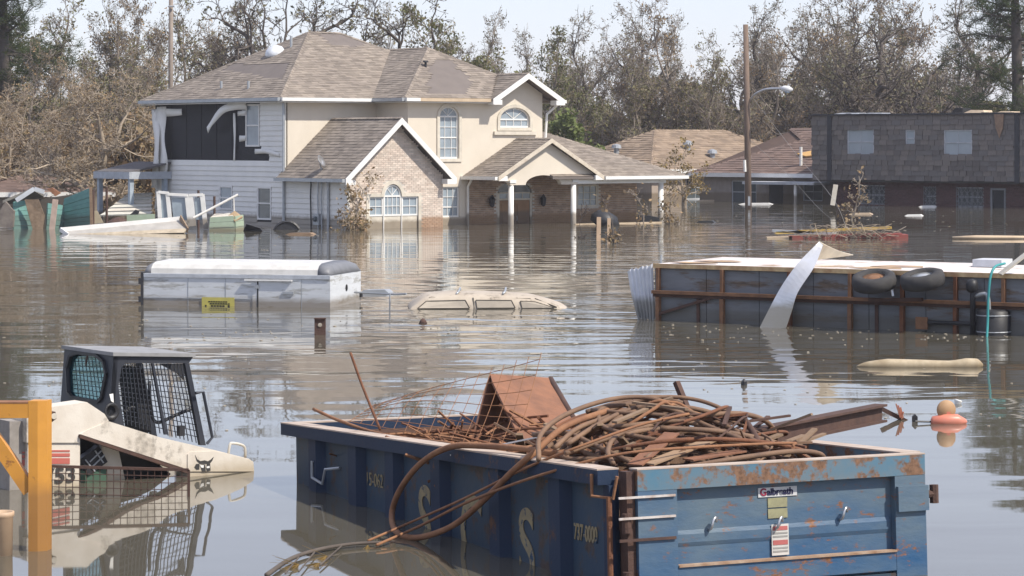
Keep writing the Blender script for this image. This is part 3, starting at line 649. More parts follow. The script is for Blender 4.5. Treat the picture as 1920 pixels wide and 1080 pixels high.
# ------------------------------------------------------------------ low houses beyond
ROOFB = mat('brown_shingle', (.30, .225, .16), (.20, .15, .11), scale=1.2, rough=.95, island=.2); ROOFR = mat('shaded_reddish_shingle', (.19, .13, .105), (.14, .10, .085), scale=1, rough=.95, island=.18); ROOFG = mat('grey_shingle', (.20, .185, .175), rough=.95, island=.15)  # same shingle type: brown is its sunlit tone, reddish has shade put in
def low_house(name, label, px, Y, deg, L_, W_, ze, zr, roofm, wallm, wins=(), ridge=None):
    f = Frame(px, Y, deg); t = thing(name, label, 'house', f.o, (0, 0, f.a)); pl = Plane((0, 0, 0), (1, 0, 0), (0, -1, 0)); pl2 = Plane((0, 0, 0), (0, 1, 0), (-1, 0, 0))
    m = MB(); wall(m, pl, 0, L_, -1.4, ze, [(a, b, c, d, 0) for a, b, c, d in wins]); m.bx(0, .18, .19, W_, -1.4, ze); m.bx(L_ - .18, L_, .19, W_, -1.4, ze); part('wall', m, wallm, t)
    for a, b, c, d in wins: window(t, pl, a, b, c, d, 2, 2, rec=.08, fm=mat('grey_white_trim', (.5, .52, .55)), gm=GLASSD)
    o_ = .5; e = [(-o_, -o_, ze), (L_ + o_, -o_, ze), (L_ + o_, W_ + o_, ze), (-o_, W_ + o_, ze)]
    i_ = W_ / 2 if ridge is None else ridge; a, b = (i_, W_ / 2, zr), (L_ - i_, W_ / 2, zr)
    d = MB(); s = MB()
    for k, fc in enumerate(([e[0], e[1], b, a], [e[3], e[0], a], [e[1], e[2], b], [e[2], e[3], a, b])): deck(d, fc); shingle_face(s, fc, course=.28, tab=.5, seed=k, lift=.03)
    r = part('roof', d, roofm, t); part('shingles', s, roofm, r, kind='stuff')
    c = MB()
    for p, q in ((e[0], a), (e[3], a), (a, b), (e[1], b)): hipcap(c, p, q, .28)
    part('hip_cap', c, roofm, r, kind='stuff')
    part('fascia', MB().bx(-o_, L_ + o_, -o_ - .04, -o_ - .002, ze - .2, ze + .02), WHITE, t); part('fascia', MB().bx(-o_ - .04, -o_ - .002, -o_, W_ + o_, ze - .2, ze + .02), WHITE, t)
    return t, f, r
TANW = mat('tan_wall', (.40, .33, .27), (.33, .27, .22), scale=2, rough=.9, mud=.4)
h1, f1, r1 = low_house('low_house', 'low house with sunlit brown hip roof and roof vents', 1222, 150, 37, 13.5, 9, 1.7, 3.95, ROOFB, TANW, [(2.6, 4.0, .0, 1.35)], ridge=4)
for u, v, z in ((1.2, 4.6, 2.6), (4.4, 2.0, 2.8), (5.4, 1.0, 2.3)): part('roof_vent', MB().lathe([(.16, -.4), (.16, .3), (.3, .3), (.26, .48), (.05, .55)], (u, v, z), 12), GREYMETAL, r1)
h2, f2, r2 = low_house('low_house', 'low house with shade-toned reddish roof and a patch of bare yellow sheathing', 1312, 148, -42, 9.5, 9, 1.55, 4.0, ROOFR, mat('grey_tan_wall', (.33, .29, .26), mud=.5), [(2.2, 3.9, -.1, 1.15), (7.0, 8.3, .1, 1.1)], ridge=6.5)
p = Vector((6.6, 1.6, 1.55 + 2.1 / 5 * 2.45)); n_ = Vector((0, -2.45, 5)).normalized()
q = MB().prism([p + Vector(x) for x in ((-1, -.15, -.02), (-.2, -.42, -.16), (.8, -.1, 0), (1.0, .3, .2), (.1, .42, .26), (-.2, .2, .15))], n_ * .09); part('bare_sheathing', q, mat('yellow_plywood', (.62, .38, .14), (.5, .3, .12), scale=4), r2)
part('vent_pipe', MB().tube([(6.6, .4, 1.9), (6.6, .4, 3.0)], .08, 8), WHITE, r2)
part('carport_roof', MB().bx(4.6, 9.3, -2.2, -.1, 1.0, 1.14), mat('grey_white_trim', (.5, .52, .55)), h2)
for u in (4.8, 8.0): part('carport_post', MB().bx(u - .06, u + .06, -2.1, -1.98, -1.4, 1.0), WHITEMUD, h2)
part('door', MB().bx(4.8, 5.7, -.04, -.002, -1.3, 1.05), mat('dark_door', (.03, .032, .035)), h2)
h3, f3, r3 = low_house('low_house', 'low house with plain grey roof behind the brown-roofed house', 1130, 170, 30, 9, 8, 1.8, 3.35, ROOFG, TANW, (), ridge=4)
part('roof_vent', MB().lathe([(.2, -.4), (.2, .3), (.36, .32), (.3, .5)], (1.6, 2.6, 2.9), 12), GREYMETAL, r3)
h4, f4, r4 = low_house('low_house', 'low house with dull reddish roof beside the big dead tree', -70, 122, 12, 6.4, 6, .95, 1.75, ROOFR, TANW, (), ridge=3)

# ------------------------------------------------------------------ poles and wires
b = W(1404, 391); pole = thing('utility_pole', 'tall wooden utility pole carrying a curved street lamp arm', 'pole', b)
top = P(1398, 46, b.y); part('pole', MB().tube([b - Vector((0, 0, 1.5)), b + (top - b) * .5, top], [.17, .15, .125], 12), POLEW, pole, True, True)
arm = spline([P(1406, 187, b.y), P(1418, 175, b.y - .3), P(1438, 167, b.y - .6), P(1468, 166, b.y - .9)], 6); ar = part('lamp_arm', MB().tube(arm, .055, 8), STEEL, pole, True, True)
l0 = P(1466, 166, b.y - .9); l1_ = P(1486, 168, b.y - 1.1); hd = MB(); d = (l1_ - l0)
hd.tube([l0 - d * .1, l0 + d * .15, l0 + d * .6, l0 + d], [.07, .15, .17, .06], 12); part('lamp_head', hd, mat('lamp_white', (.75, .76, .78), rough=.35), pole, True, True)
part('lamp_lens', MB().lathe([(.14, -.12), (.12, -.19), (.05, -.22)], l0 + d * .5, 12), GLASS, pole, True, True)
part('conduit', MB().tube([P(1396, 300, b.y - .16), P(1397, 322, b.y - .17)], .07, 8), WHITE, pole, True)
part('number_plate', MB().bx(b.x - .06, b.x + .06, b.y - .2, b.y - .17, .15, .6), GREYMETAL, pole, True)
def cable(name, pts, r, label, mm): single(name, MB().tube(spline(pts, 8), r, 5), mm, label, 'cable')
CAB = mat('cable_grey', (.30, .29, .27), rough=.7)
cable('guy_wire', [P(1412, 184, b.y - .3), P(1490, 285, 120), P(1560, 370, 104), P(1588, 428, WY(428))], .007, 'grey slack wire running from the street lamp arm down into the water', CAB)
cable('service_wire', [P(1406, 262, b.y - .15), P(1470, 320, 128), P(1530, 385, 120), P(1560, 412, WY(412))], .006, 'thin wire drooping from halfway up the lamp pole into the water', CAB)
b = P(319, 265, 140); b.z = 0; pt = thing('utility_pole', 'bare weathered utility pole among the brown trees behind the house', 'pole', b)
part('pole', MB().tube([b - Vector((0, 0, 1)), P(320, 140, 140), P(321, -60, 140)], [.15, .13, .11], 10), mat('pole_pale', (.30, .25, .21), (.22, .18, .15), scale=3), pt, True, True)
part('insulator_pin', MB().tube([P(315, 12, 139.8), P(327, 12, 139.8)], .05, 6), GREYMETAL, pt, True)

# ------------------------------------------------------------------ trees
def gen_tree(seed, h=10, spread=5, r0=.3, trunk=.3, gnarl=.5, lim=6, sub=(6, 6, 5), leaf=6, lsize=.16, up=.35, tubes=(9, 6, 4, 3)):
    rn = np.random.RandomState(seed); br = [MB(), MB()]; leaves = []
    def norm(v): return v / (np.linalg.norm(v) + 1e-9)
    def branch(p, d, length, r, lev):
        n = (7, 6, 5, 4, 3)[lev]; pts = [p]; rad = [r]; dirs = [d]
        for i in range(n):
            d = norm(d + rn.normal(0, gnarl * (.18, .33, .38, .42, .4)[lev], 3) + np.array([0, 0, (.05, up * .25, up * .2, .06, .0)[lev]]))
            p = p + d * length / n; pts.append(p); dirs.append(d); rad.append(max(r * (1 - .68 * (i + 1) / n), .011))
        br[0 if lev < 2 else 1].tube([Vector(x) for x in pts], rad, (9, 6, 4, 3, 3)[lev], cap=False)
        if lev >= 4 or lev > len(sub):
            for _ in range(rn.poisson(leaf)):
                k = rn.randint(1, n + 1); leaves.append(pts[k] + rn.normal(0, .13, 3))
            return
        k = (lim if lev == 0 else sub[lev - 1])
        for j in range(k):
            f = ((trunk + (1 - trunk) * rn.rand()) if lev == 0 else .25 + .75 * rn.rand()); x = f * n; i = min(int(x), n - 1); q = pts[i] + (pts[i + 1] - pts[i]) * (x - i)
            az = 2 * math.pi * (j / k + rn.rand() * .6 / k * 2) + seed; dd = dirs[i + 1]
            side = np.array([math.cos(az), math.sin(az), 0]) if lev == 0 else norm(rn.normal(0, 1, 3) + np.array([0, 0, .25]))
            nd = norm(dd * (.55 if lev else .5) + side * (1.0 if lev == 0 else .95))
            L2 = (spread * rn.uniform(.75, 1.15) * (1.1 - .45 * f) if lev == 0 else length * rn.uniform(.42, .68) * (1.1 - .4 * f))
            branch(q, nd, L2, max(rad[i] * (.66 if lev == 0 else .64), .012), lev + 1)
        if lev == 0 or lev == 1:
            branch(pts[-1], norm(dirs[-1] + rn.normal(0, .2, 3)), length * .45, rad[-1], lev + 1)
    branch(np.array([0, 0, -1.2]), np.array([rn.normal(0, .06), rn.normal(0, .06), 1.0]), h * .62 + 1.2, r0, 0)
    return br[0], br[1], leaf_mesh(np.array(leaves) if leaves else np.zeros((0, 3)), lsize, rn)
def leaf_mesh(P_, size, rn, elong=1.7):
    n = len(P_); a = rn.normal(0, 1, (n, 3)); a /= np.linalg.norm(a, axis=1)[:, None] + 1e-9
    b_ = rn.normal(0, 1, (n, 3)); b_ -= (b_ * a).sum(1)[:, None] * a; b_ /= np.linalg.norm(b_, axis=1)[:, None] + 1e-9
    s = size * rn.uniform(.5, 1.25, (n, 1)); A = a * s * elong * .5; B = b_ * s * .5
    V = np.empty((n, 4, 3)); V[:, 0] = P_ - A; V[:, 1] = P_ + B; V[:, 2] = P_ + A; V[:, 3] = P_ - B
    return V.reshape(-1, 3)
def quad_mesh(V, m, name='leaves'):
    n = len(V) // 4; me = bpy.data.meshes.new(name); me.vertices.add(len(V)); me.vertices.foreach_set('co', V.ravel())
    me.loops.add(n * 4); me.loops.foreach_set('vertex_index', np.arange(n * 4)); me.polygons.add(n); me.polygons.foreach_set('loop_start', np.arange(n) * 4); me.polygons.foreach_set('loop_total', np.full(n, 4))
    me.materials.append(m); me.update(); me.validate(); return me
LB = leaf_mat('dead_leaves', [(.33, .22, .12), (.24, .17, .095), (.19, .15, .075), (.38, .27, .16)])
LM = leaf_mat('mixed_leaves', [(.20, .20, .085), (.26, .205, .115), (.17, .18, .075), (.23, .20, .11)])
LG = leaf_mat('green_leaves', [(.14, .155, .065), (.18, .18, .08), (.12, .125, .06), (.24, .19, .10)])
LY = leaf_mat('fresh_leaves', [(.17, .20, .07), (.13, .16, .05), (.11, .13, .05)])
LS = leaf_mat('sparse_dull_leaves', [(.15, .14, .09), (.20, .175, .11), (.11, .115, .07)])
PROTO = {}
def proto(key, m1, m2, ml, **kw):
    a, b_, v = gen_tree(**kw); PROTO[key] = (mesh_of(a, m1, True, 'trunk'), mesh_of(b_, m2, False, 'branches'), quad_mesh(v, ml), max(x[2] for x in b_.v))
proto('dead', BARKL, BARKL, LB, seed=3, h=9, spread=5.2, r0=.34, trunk=.22, gnarl=.75, lim=8, sub=(8, 8, 6), leaf=.8, lsize=.10, up=.25)
proto('brown', BARK, BARK, LB, seed=11, h=11, spread=4.4, r0=.28, trunk=.28, gnarl=.6, lim=8, sub=(8, 7, 6), leaf=.9, lsize=.11)
proto('mixed', BARK, BARK, LM, seed=21, h=11, spread=4.6, r0=.28, trunk=.25, gnarl=.6, lim=8, sub=(8, 7, 6), leaf=1.1, lsize=.115)
proto('bare', BARKD, BARK, LS, seed=33, h=12, spread=5, r0=.32, trunk=.4, gnarl=.8, lim=7, sub=(7, 7, 5), leaf=.6, lsize=.11, up=.6)
proto('oak', BARKD, BARKD, LS, seed=47, h=11, spread=6.5, r0=.42, trunk=.35, gnarl=.95, lim=7, sub=(7, 7, 5), leaf=.8, lsize=.12, up=.3)
proto('green', BARK, BARK, LG, seed=58, h=10, spread=4.2, r0=.25, trunk=.25, gnarl=.6, lim=8, sub=(7, 7, 6), leaf=2.4, lsize=.13)
proto('young', BARK, BARK, LY, seed=64, h=4, spread=2.0, r0=.10, trunk=.2, gnarl=.6, lim=7, sub=(5, 5, 3), leaf=6, lsize=.15)
LABEL = {'dead': 'leafless pale-branched tree with dry brown leaves', 'brown': 'tall tree with withered brown leaves', 'mixed': 'tree with thin olive and brown leaves', 'bare': 'bare grey tree with upright twiggy branches', 'oak': 'large dark gnarled oak with sparse leaves', 'green': 'leafy green tree', 'young': 'small bright green tree'}
def tree(key, px, Y, top, label, rot=0, wide=1.0, group=None):
    tr, bm, lv, zt = PROTO[key]; b = P(px, HZ, Y); b.z = 0
    t = thing('%s_tree' % {'dead': 'dead', 'brown': 'brown', 'mixed': 'olive', 'bare': 'bare', 'oak': 'oak', 'green': 'leafy', 'young': 'young'}[key], label, 'tree', b, (0, 0, rot), group)
    s = (CAMH + (HZ - top) / F * Y) / zt; t.scale = (s * wide, s * wide, s)
    for n, me in (('trunk', tr), ('branches', bm), ('crown', lv)):
        o = bpy.data.objects.new(n, me); COL.objects.link(o); o.parent = t
        if n != 'trunk': o['kind'] = 'stuff'
    return t
WHERE = {-20: ' far behind the reddish-roofed low house', 70: ' tall above the reddish-roofed low house', 150: ' above the turquoise shed', 225: ' between turquoise shed and bare utility pole', 285: ' just left of the bare utility pole', 370: ' just right of the bare utility pole', 430: ' above the vent pipes of the main roof', 60: ' low over the reddish-roofed low house', 270: ' touching the left eave of the main roof',
         1090: ' above the porch hip roof', 1170: ' over the plain grey roof', 1250: ' above the left hip of the sunlit brown roof', 1040: ' beside the small roof gable', 1130: ' low over the porch hip roof', 1220: ' low between grey and sunlit brown roofs', 1300: ' above the sunlit brown ridge', 1370: ' just left of the lamp pole', 1330: ' low above the brown roof vents', 1440: ' behind the street lamp head', 1420: ' just right of the lamp pole', 1500: ' above the shade-toned reddish roof',
         1570: ' above the left corner of the shake-clad building', 1545: ' low beside the shake-clad building corner', 1640: ' above the first upper window of the shake-clad building', 1770: ' above the second double window of the shake-clad building', 1850: ' left of the tall pine by the shakes', 1950: ' right of the tall pine by the shakes'}
G1 = 'trees behind the cream house'; G2 = 'trees behind the low houses'; G3 = 'far trees at the back'
tree('dead', 165, 119, 105, 'low spreading dead tree with pale tangled branches beside the turquoise shed', .4, 1.25)
tree('dead', 30, 126, 150, 'pale leafless tree leaning over the reddish-roofed low house', 2.4, 1.2)
tree('oak', 470, 131, -70, 'dark oak with a thick leaning limb rising behind the main roof', 1.0, 1.0)
tree('oak', 600, 129, -60, 'dark gnarled oak directly above the roof ridge with its dome skylight', 3.6, .9)
tree('oak', 755, 131, -35, 'dark oak with twisting limbs above the front roof of the cream house', 5.0, .95)
tree('green', 880, 127, 5, 'leafy green tree behind the small roof gable of the cream house', .6, .8)
tree('young', 1095, 140, 205, 'small bright green tree between cream house and low houses', .6, 1.3)
tree('green', 1000, 150, 50, 'leafy dark green tree rising right of the small roof gable', 2.2, .75)
tree('oak', 1690, 160, -25, 'large dark oak spreading crooked limbs over the shake-clad building', 2.0, 1.15)
for px, Y, top, key, rot, wd in ((-20, 142, -50, 'green', 0, .9), (70, 146, -40, 'mixed', 1, .9), (150, 150, -20, 'brown', 2, .9), (225, 148, -10, 'mixed', 3, .85), (285, 146, -35, 'brown', 4, .8), (370, 150, -30, 'mixed', 5, .9), (430, 146, -15, 'brown', .5, .8), (60, 132, 70, 'brown', 3.3, 1.0), (270, 130, 60, 'mixed', 5.2, .9)):
    tree(key, px, Y, top, LABEL[key] + WHERE[px], rot, wd, 'trees left of the cream house')
for px, Y, top, key, rot, wd in ((690, 150, -2, 'mixed', .5, .8), (540, 152, 8, 'bare', 1.5, .8), (820, 152, 8, 'bare', 2.5, .8), (945, 160, 38, 'bare', 3.5, .8)):
    tree(key, px, Y, top, LABEL[key] + ' behind the cream house', rot, wd, G1)
for px, Y, top, key, rot, wd in ((1090, 167, 14, 'bare', .7, .8), (1170, 170, 12, 'bare', 2.7, .8), (1250, 166, -13, 'bare', 4.4, .9), (1040, 170, 77, 'mixed', .2, .9), (1130, 164, 92, 'brown', 3.1, .95), (1220, 164, 72, 'mixed', 4.0, .95), (1300, 168, -18, 'brown', 5.5, .85), (1370, 170, -8, 'bare', 1.2, .9), (1330, 162, 52, 'mixed', 2.2, .95), (1440, 170, -3, 'bare', 3.2, .95), (1420, 164, 57, 'brown', .4, .9), (1500, 168, -23, 'brown', 1.9, .9), (1570, 170, -38, 'bare', 3.9, 1.0), (1545, 164, 32, 'mixed', .9, .9), (1640, 172, -28, 'brown', 2.6, .9), (1770, 170, -43, 'brown', 4.7, .95), (1850, 172, -48, 'bare', .3, 1.0), (1950, 172, -38, 'brown', 1.6, 1.0)):
    tree(key, px, Y, top, LABEL[key] + WHERE[px], rot, wd, G2 if px < 1540 else 'trees behind the shake-clad building')
rnd = random.Random(2)
for i, px in enumerate(range(-60, 2000, 88)):
    key = ['mixed', 'brown', 'bare', 'brown', 'mixed'][i % 5]
    top_ = rnd.uniform(80, 125) if 480 < px < 1430 else rnd.uniform(30, 90)
    tree(key, px + rnd.uniform(-20, 20), rnd.uniform(184, 200), top_, LABEL[key] + ' in the farthest row', rnd.uniform(0, 6), rnd.uniform(.9, 1.15), G3 + ', ' + key)
# long-needled pine at the right edge
def pine(px, Y, top, label):
    b = P(px, HZ, Y); b.z = 0; H = CAMH + (HZ - top) / F * Y; t = thing('pine_tree', label, 'tree', b); rn = np.random.RandomState(9)
    part('trunk', MB().tube([(0, 0, -1.2), (.1, 0, H * .4), (-.1, 0, H * .8), (0, 0, H)], [.36, .32, .2, .04], 12), BARKD, t, smooth=True)
    br = MB(); q = []
    for i in range(46):
        z = H * (.28 + .7 * rn.rand()); az = rn.rand() * 6.28; L_ = (1.2 + 4.2 * (1 - (z / H - .28) / .75)) * rn.uniform(.6, 1.1); p = np.array([0, 0, z]); d = np.array([math.cos(az), math.sin(az), .1]); pts = [p]
        for k in range(6):
            d = d + rn.normal(0, .16, 3) + np.array([0, 0, .02]); d /= np.linalg.norm(d); p = p + d * L_ / 6; pts.append(p)
        br.tube([Vector(x) for x in pts], [.09, .075, .06, .05, .04, .03, .02], 5, cap=False)
        for k in range(2, 7):
            for _ in range(5):
                e = pts[k] + rn.normal(0, .45, 3); br.tube([Vector(pts[k]), Vector(e)], [.02, .012], 3, cap=False)
                for _ in range(26):
                    dd = rn.normal(0, 1, 3); dd[2] = abs(dd[2]) * .7; dd /= np.linalg.norm(dd); s = np.cross(dd, rn.normal(0, 1, 3)); s /= np.linalg.norm(s); l = .34 * rn.uniform(.7, 1.1); o_ = e + rn.normal(0, .1, 3)
                    q += [o_ - s * .012, o_ + s * .012, o_ + dd * l + s * .006, o_ + dd * l - s * .006]
    part('branches', br, BARKD, t, kind='stuff')
    o = bpy.data.objects.new('needles', quad_mesh(np.array(q), leaf_mat('pine_needles', [(.035, .06, .022), (.055, .085, .03), (.09, .085, .035)]), 'needles')); COL.objects.link(o); o.parent = t; o['kind'] = 'stuff'
pine(1905, 146, -150, 'tall dark green pine with straight trunk at the shake-clad building'); pine(8, 138, -120, 'tall green pine above the brown trees left of the cream house')
# undergrowth: leaf and twig mass closing the view under the crowns
def thicket(name, px0, px1, Y0, Y1, tops, n, ml, label, seed):
    rn = np.random.RandomState(seed); px = rn.uniform(px0, px1, n); Y = rn.uniform(Y0, Y1, n); x = (px - 960) / F * Y
    xs = [a for a, _ in tops]; ys = [c for _, c in tops]; hh = CAMH + (HZ - np.interp(px, xs, ys)) / F * Y; hh *= .75 + .3 * np.sin(x * 1.3 + np.sin(x * .7) * 2) * np.sin(x * .37 + 1)
    z = hh * rn.rand(n) ** .8; P_ = np.stack([x + rn.normal(0, .2, n), Y, z], 1); V = leaf_mesh(P_, .26, rn)
    me = quad_mesh(V, ml, name); o = bpy.data.objects.new(name, me); COL.objects.link(o); o['kind'] = 'stuff'; o['label'] = label; o['category'] = 'thicket'
thicket('thicket', -150, 300, 127, 140, [(-150, 150), (300, 190)], 26000, LB, 'tangled brown thicket left of the cream house', 1)
thicket('thicket', 980, 2050, 172, 186, [(980, 140), (1300, 150), (2050, 130)], 60000, LM, 'dense olive brown undergrowth under the trees on the right', 2)
thicket('thicket', -200, 1000, 164, 180, [(-200, 120), (1000, 140)], 40000, LM, 'olive undergrowth far behind the cream house', 3)

# ------------------------------------------------------------------ thin air haze over the flooded neighbourhood
hm = bpy.data.materials.new('haze_air'); hm.use_nodes = True; N = hm.node_tree.nodes; N.remove(N['Principled BSDF']); pvn = N.new('ShaderNodeVolumePrincipled')
pvn.inputs['Color'].default_value = (.93, .93, 1, 1); pvn.inputs['Density'].default_value = .0003; hm.node_tree.links.new(pvn.outputs[0], N['Material Output'].inputs['Volume'])
single('haze', MB().bx(-270, 270, -70, 430, -3.6, 18), hm, 'thin pale haze in the air over the flood', 'haze', kind='stuff')
# ------------------------------------------------------------------ white box trailer
TF = Frame(619, 52.9, -14); TL, TW = 3.95, 2.05
tr = thing('box_trailer', 'white enclosed box trailer sunk to half its height with a yellow sign', 'trailer', TF.o, (0, 0, TF.a))
TWH = mat('trailer_white', (.62, .64, .66), (.50, .52, .54), scale=2.5, rough=.45, mud=.16, rust=(.50, .50, .48), rust_amt=.42, rust_scale=1.6, stretch=(.6, .6, 4)); TBK = mat('trailer_black', (.045, .045, .05), rough=.6)
part('shell', MB().bx(-TL, 0, 0, TW, -1.2, .64), TWH, tr)
rf = MB(); pr = [(.002, .64), (.02, .74), (.10, .82), (.25, .86), (TW / 2, .885), (TW - .25, .86), (TW - .1, .82), (TW - .02, .74), (TW - .002, .64)]
rf.prism([(-TL + .16, y, z) for y, z in pr], (TL - .42, 0, 0)); part('roof', rf, mat('trailer_roof', (.66, .65, .62), (.50, .49, .46), scale=3, rough=.4), tr)
for x, d in ((-.26, .27), (-TL + .16, -.17)):
    c = MB(); mid = TW / 2; k = len(pr)
    a = [(x, y, z) for y, z in pr]; b = [(x + d * .7, mid + (y - mid) * .985, .64 + (z - .64) * .75) for y, z in pr]; e = [(x + d, mid + (y - mid) * .97, .64 + (z - .64) * .02) for y, z in pr]
    c.grid([a, b, e]); part('corner_cap', c, mat('cap_dark', (.19, .195, .21), rough=.5), tr, smooth=True, solid=.01)
part('top_rail', MB().bx(-TL + .01, -.005, -.022, -.002, .56, .63), STEEL, tr)
part('drip_rail', MB().bx(-1.78, -.78, -.07, -.023, .515, .54), WHITE, tr)
dr_ = part('side_door', MB().bx(-1.62, -.62, -.02, -.003, -1.0, .50), TWH, tr); part('door_seal', MB().bx(-1.52, -1.495, -.028, -.021, -1, .5), DARK, dr_); part('latch', MB().bx(-.98, -.75, -.045, -.021, .26, .31), GREYMETAL, dr_); part('hinge', MB().bx(-1.56, -1.48, -.05, -.021, .36, .44), GREYMETAL, dr_)
for x in (-3.0, -2.2, -.6): part('panel_seam', MB().bx(x, x + .012, -.006, -.001, -1, .55), GREYMETAL, tr)
part('rub_rail', MB().bx(-TL, -1.64, -.012, -.001, .14, .155), GREYMETAL, tr)
part('rear_edge', MB().bx(-TL - .05, -TL - .001, -.03, .05, -1, .66), TBK, tr)
for z in (.05, .42): part('hinge', MB().bx(-TL - .1, -TL - .051, -.03, .05, z, z + .12), TBK, tr)
u0, u1_ = TF.u(379), TF.u(440); sg = part('warning_sign', MB().bx(u0, u1_, -.022, -.013, TF.z(586, u0, 0), TF.z(557, u0, 0)), mat('sign_yellow', (.50, .44, .10), (.40, .36, .12), scale=6), tr)
zz = TF.z(562, u0, 0)
for i, (a, b, h) in enumerate(((.2, .8, .022), (.25, .88, .022), (.28, .72, .04), (.1, .16, .05), (.8, .88, .05), (.2, .85, .018))):
    z = zz - (.035 if i < 1 else .075 if i < 2 else .125 if i < 5 else .19); n = max(1, int((b - a) / .075)); wL = (u1_ - u0)
    for k in range(n):
        x = u0 + wL * (a + (b - a) * k / n); part('lettering_mark', MB().bx(x, x + wL * (b - a) / n * .8, -.026, -.0225, z - h / 2, z + h / 2), DARK, sg)
part('emblem', MB().lathe([(.07, 0), (.07, .006)], (.003, TW * .52, .34), 8, (1, 0, 0)), DARK, tr); part('marker_lamp', MB().bx(.002, .05, TW - .1, TW - .02, .1, .2), BLACK, tr)
# metal post with a hole
b = W(600, 628); po = thing('steel_post', 'short rusty steel plate post with a round hole standing in the water by the trailer', 'post', b)
part('plate', MB().bx(b.x - .095, b.x + .095, b.y, b.y + .05, -.5, .27), RUST2, po, True); part('bolt_hole', MB().lathe([(.035, 0), (.035, .01)], b + Vector((0, -.004, .17)), 14, (0, -1, 0)), MUDWHITE, po, True); part('rim', MB().bx(b.x - .1, b.x + .1, b.y - .03, b.y + .06, .27, .29), RUST2, po, True)
# trailer tongue and hitch rope
single('tow_bar', MB().tube([P(665, 548, 53.6), P(700, 550, 53.2), P(745, 552, 52.5), P(762, 551, 52.3)], .02, 6).tube([P(731, 550, 52.6), P(731, 592, 52.6)], .015, 5), GREYMETAL, 'thin metal bar reaching from the box trailer towards the sunken van', 'bar')

# ------------------------------------------------------------------ sunken minivan
VY = 52.4; VAN = mat('van_mud_beige', (.47, .41, .33), (.39, .33, .26), rust=(.39, .33, .26), rust_amt=.35, rust_scale=4, scale=3, rough=.6); VF = Frame(910, VY + .9, 4)
van = thing('minivan', 'beige minivan drowned to its roof and window tops', 'van', VF.o, (0, 0, VF.a))
def vz(py): return (CAMH - (py - HZ) / F * VY) * .74
prof = [(763, 583), (768, 574), (790, 553), (803, 548), (850, 545.5), (905, 546), (955, 549), (992, 552), (1015, 560), (1037, 568), (1057, 578), (1063, 583)]
rows = []
for px, py in prof:
    u = (px - 910) / F * VY; z = vz(py); wtop = .68 if 790 <= px <= 1000 else .74; row = []
    for s, k in ((-1, 1.16), (-1, 1.06), (-1, .97), (-1, .86), (-.5, .86), (.0, .86), (.5, .86), (1, .86), (1, .97), (1, 1.06), (1, 1.16)):
        zz = {1.16: min(z, 0) - .45, 1.06: min(z * .15, z), .97: z * .82, .86: z}[k]; row.append((u, s * wtop * k * 1.02, zz + (.035 if k == .86 and abs(s) < .9 else 0)))
    rows.append(row)
part('body', MB().grid(rows), VAN, van, smooth=True)
GLV = mat('muddy_window', (.40, .35, .28), (.33, .29, .235), scale=5, rough=.35); SEAL = mat('window_seal', (.09, .08, .065))
def vside(px, py):                                # on the near side of the greenhouse
    z = vz(py); u = (px - 910) / F * VY; zr = max(vz(np.interp(px, [a for a, _ in prof], [b_ for _, b_ in prof])), .05); t = min(max(z / zr, 0), 1)
    wt = .68 if 790 <= px <= 1000 else .74
    return Vector((u, -wt * 1.02 * np.interp(t, [.15, .82, 1], [1.06, .97, .86]) - .008, z))
for nm, pts in (('window', [(778, 578), (795, 560), (868, 558), (876, 578)]), ('window', [(890, 578), (888, 558), (955, 559), (962, 578)]), ('window', [(975, 579), (972, 561), (1000, 563), (1036, 578)])):
    q = MB().prism([vside(*p) for p in pts], (0, -.012, 0)); wn = part(nm, q, GLV, van); e = MB()
    for a, b_ in zip(pts, pts[1:] + pts[:1]): e.bar(vside(*a) + Vector((0, -.014, 0)), vside(*b_) + Vector((0, -.014, 0)), .012, .016)
    part('window_seal', e, SEAL, wn)
for a, b_ in (((883, 552), (885, 581)), ((966, 553), (970, 581))):
    part('door_gap', MB().bar(vside(*a), vside(*b_), .02, .015), SEAL, van)
for px in (852, 940): part('roof_rack_bar', MB().tube([((px - 910) / F * VY, -.55, vz(546) + .02), ((px - 905) / F * VY, -.45, vz(542) + .03), ((px + 12 - 910) / F * VY, .45, vz(542) + .05), ((px + 12 - 910) / F * VY, .55, vz(546) + .02)], .022, 6), GREYMETAL, van, smooth=True)
part('windscreen_pillar', MB().bar(vside(1000, 556), vside(1040, 577), .03, .03), SEAL, van)
part('roof_seam', MB().bar(vside(800, 552), vside(992, 555), .012, .012), SEAL, van)
single('floating_scrap', MB().lathe([(.02, -.05), (.08, .0), (.05, .06), (.01, .09)], W(793, 606), 7), RUST2, 'small dark scrap floating in front of the sunken van', 'debris', smooth=True)

# ------------------------------------------------------------------ mobile home trailer lying on its side
MF = Frame(1228, 49.2, -33); ML = 13.0; MT = 1.02
mh = thing('overturned_trailer', 'long white trailer home lying on its side with rusty grey underside showing', 'trailer', MF.o, (.012, 0, MF.a))
UND = mat('underside_sheet', (.19, .20, .215), (.115, .125, .14), scale=2, rough=.6, rust=(.15, .11, .08), rust_amt=.34, rust_scale=1.2, stretch=(.5, 1, 3), mud=.25, mudc=(.11, .105, .09))
SKIN = mat('trailer_skin', (.72, .68, .65), (.58, .52, .48), scale=1.5, rough=.5, rust=(.45, .30, .17), rust_amt=.3, rust_scale=1.0); ORG = mat('orange_rust', (.26, .135, .07), (.16, .085, .05), scale=6, rough=.9)
part('shell', MB().bx(0, ML, .05, 2.6, -1.2, MT - .012), UND, mh)
px0 = [0]
for i in range(12):
    x0, x1 = i * ML / 12 + .006, (i + 1) * ML / 12 - .006; part('floor_panel', MB().bx(x0, x1, .0, .045, -1.0, MT - .06), UND, mh)
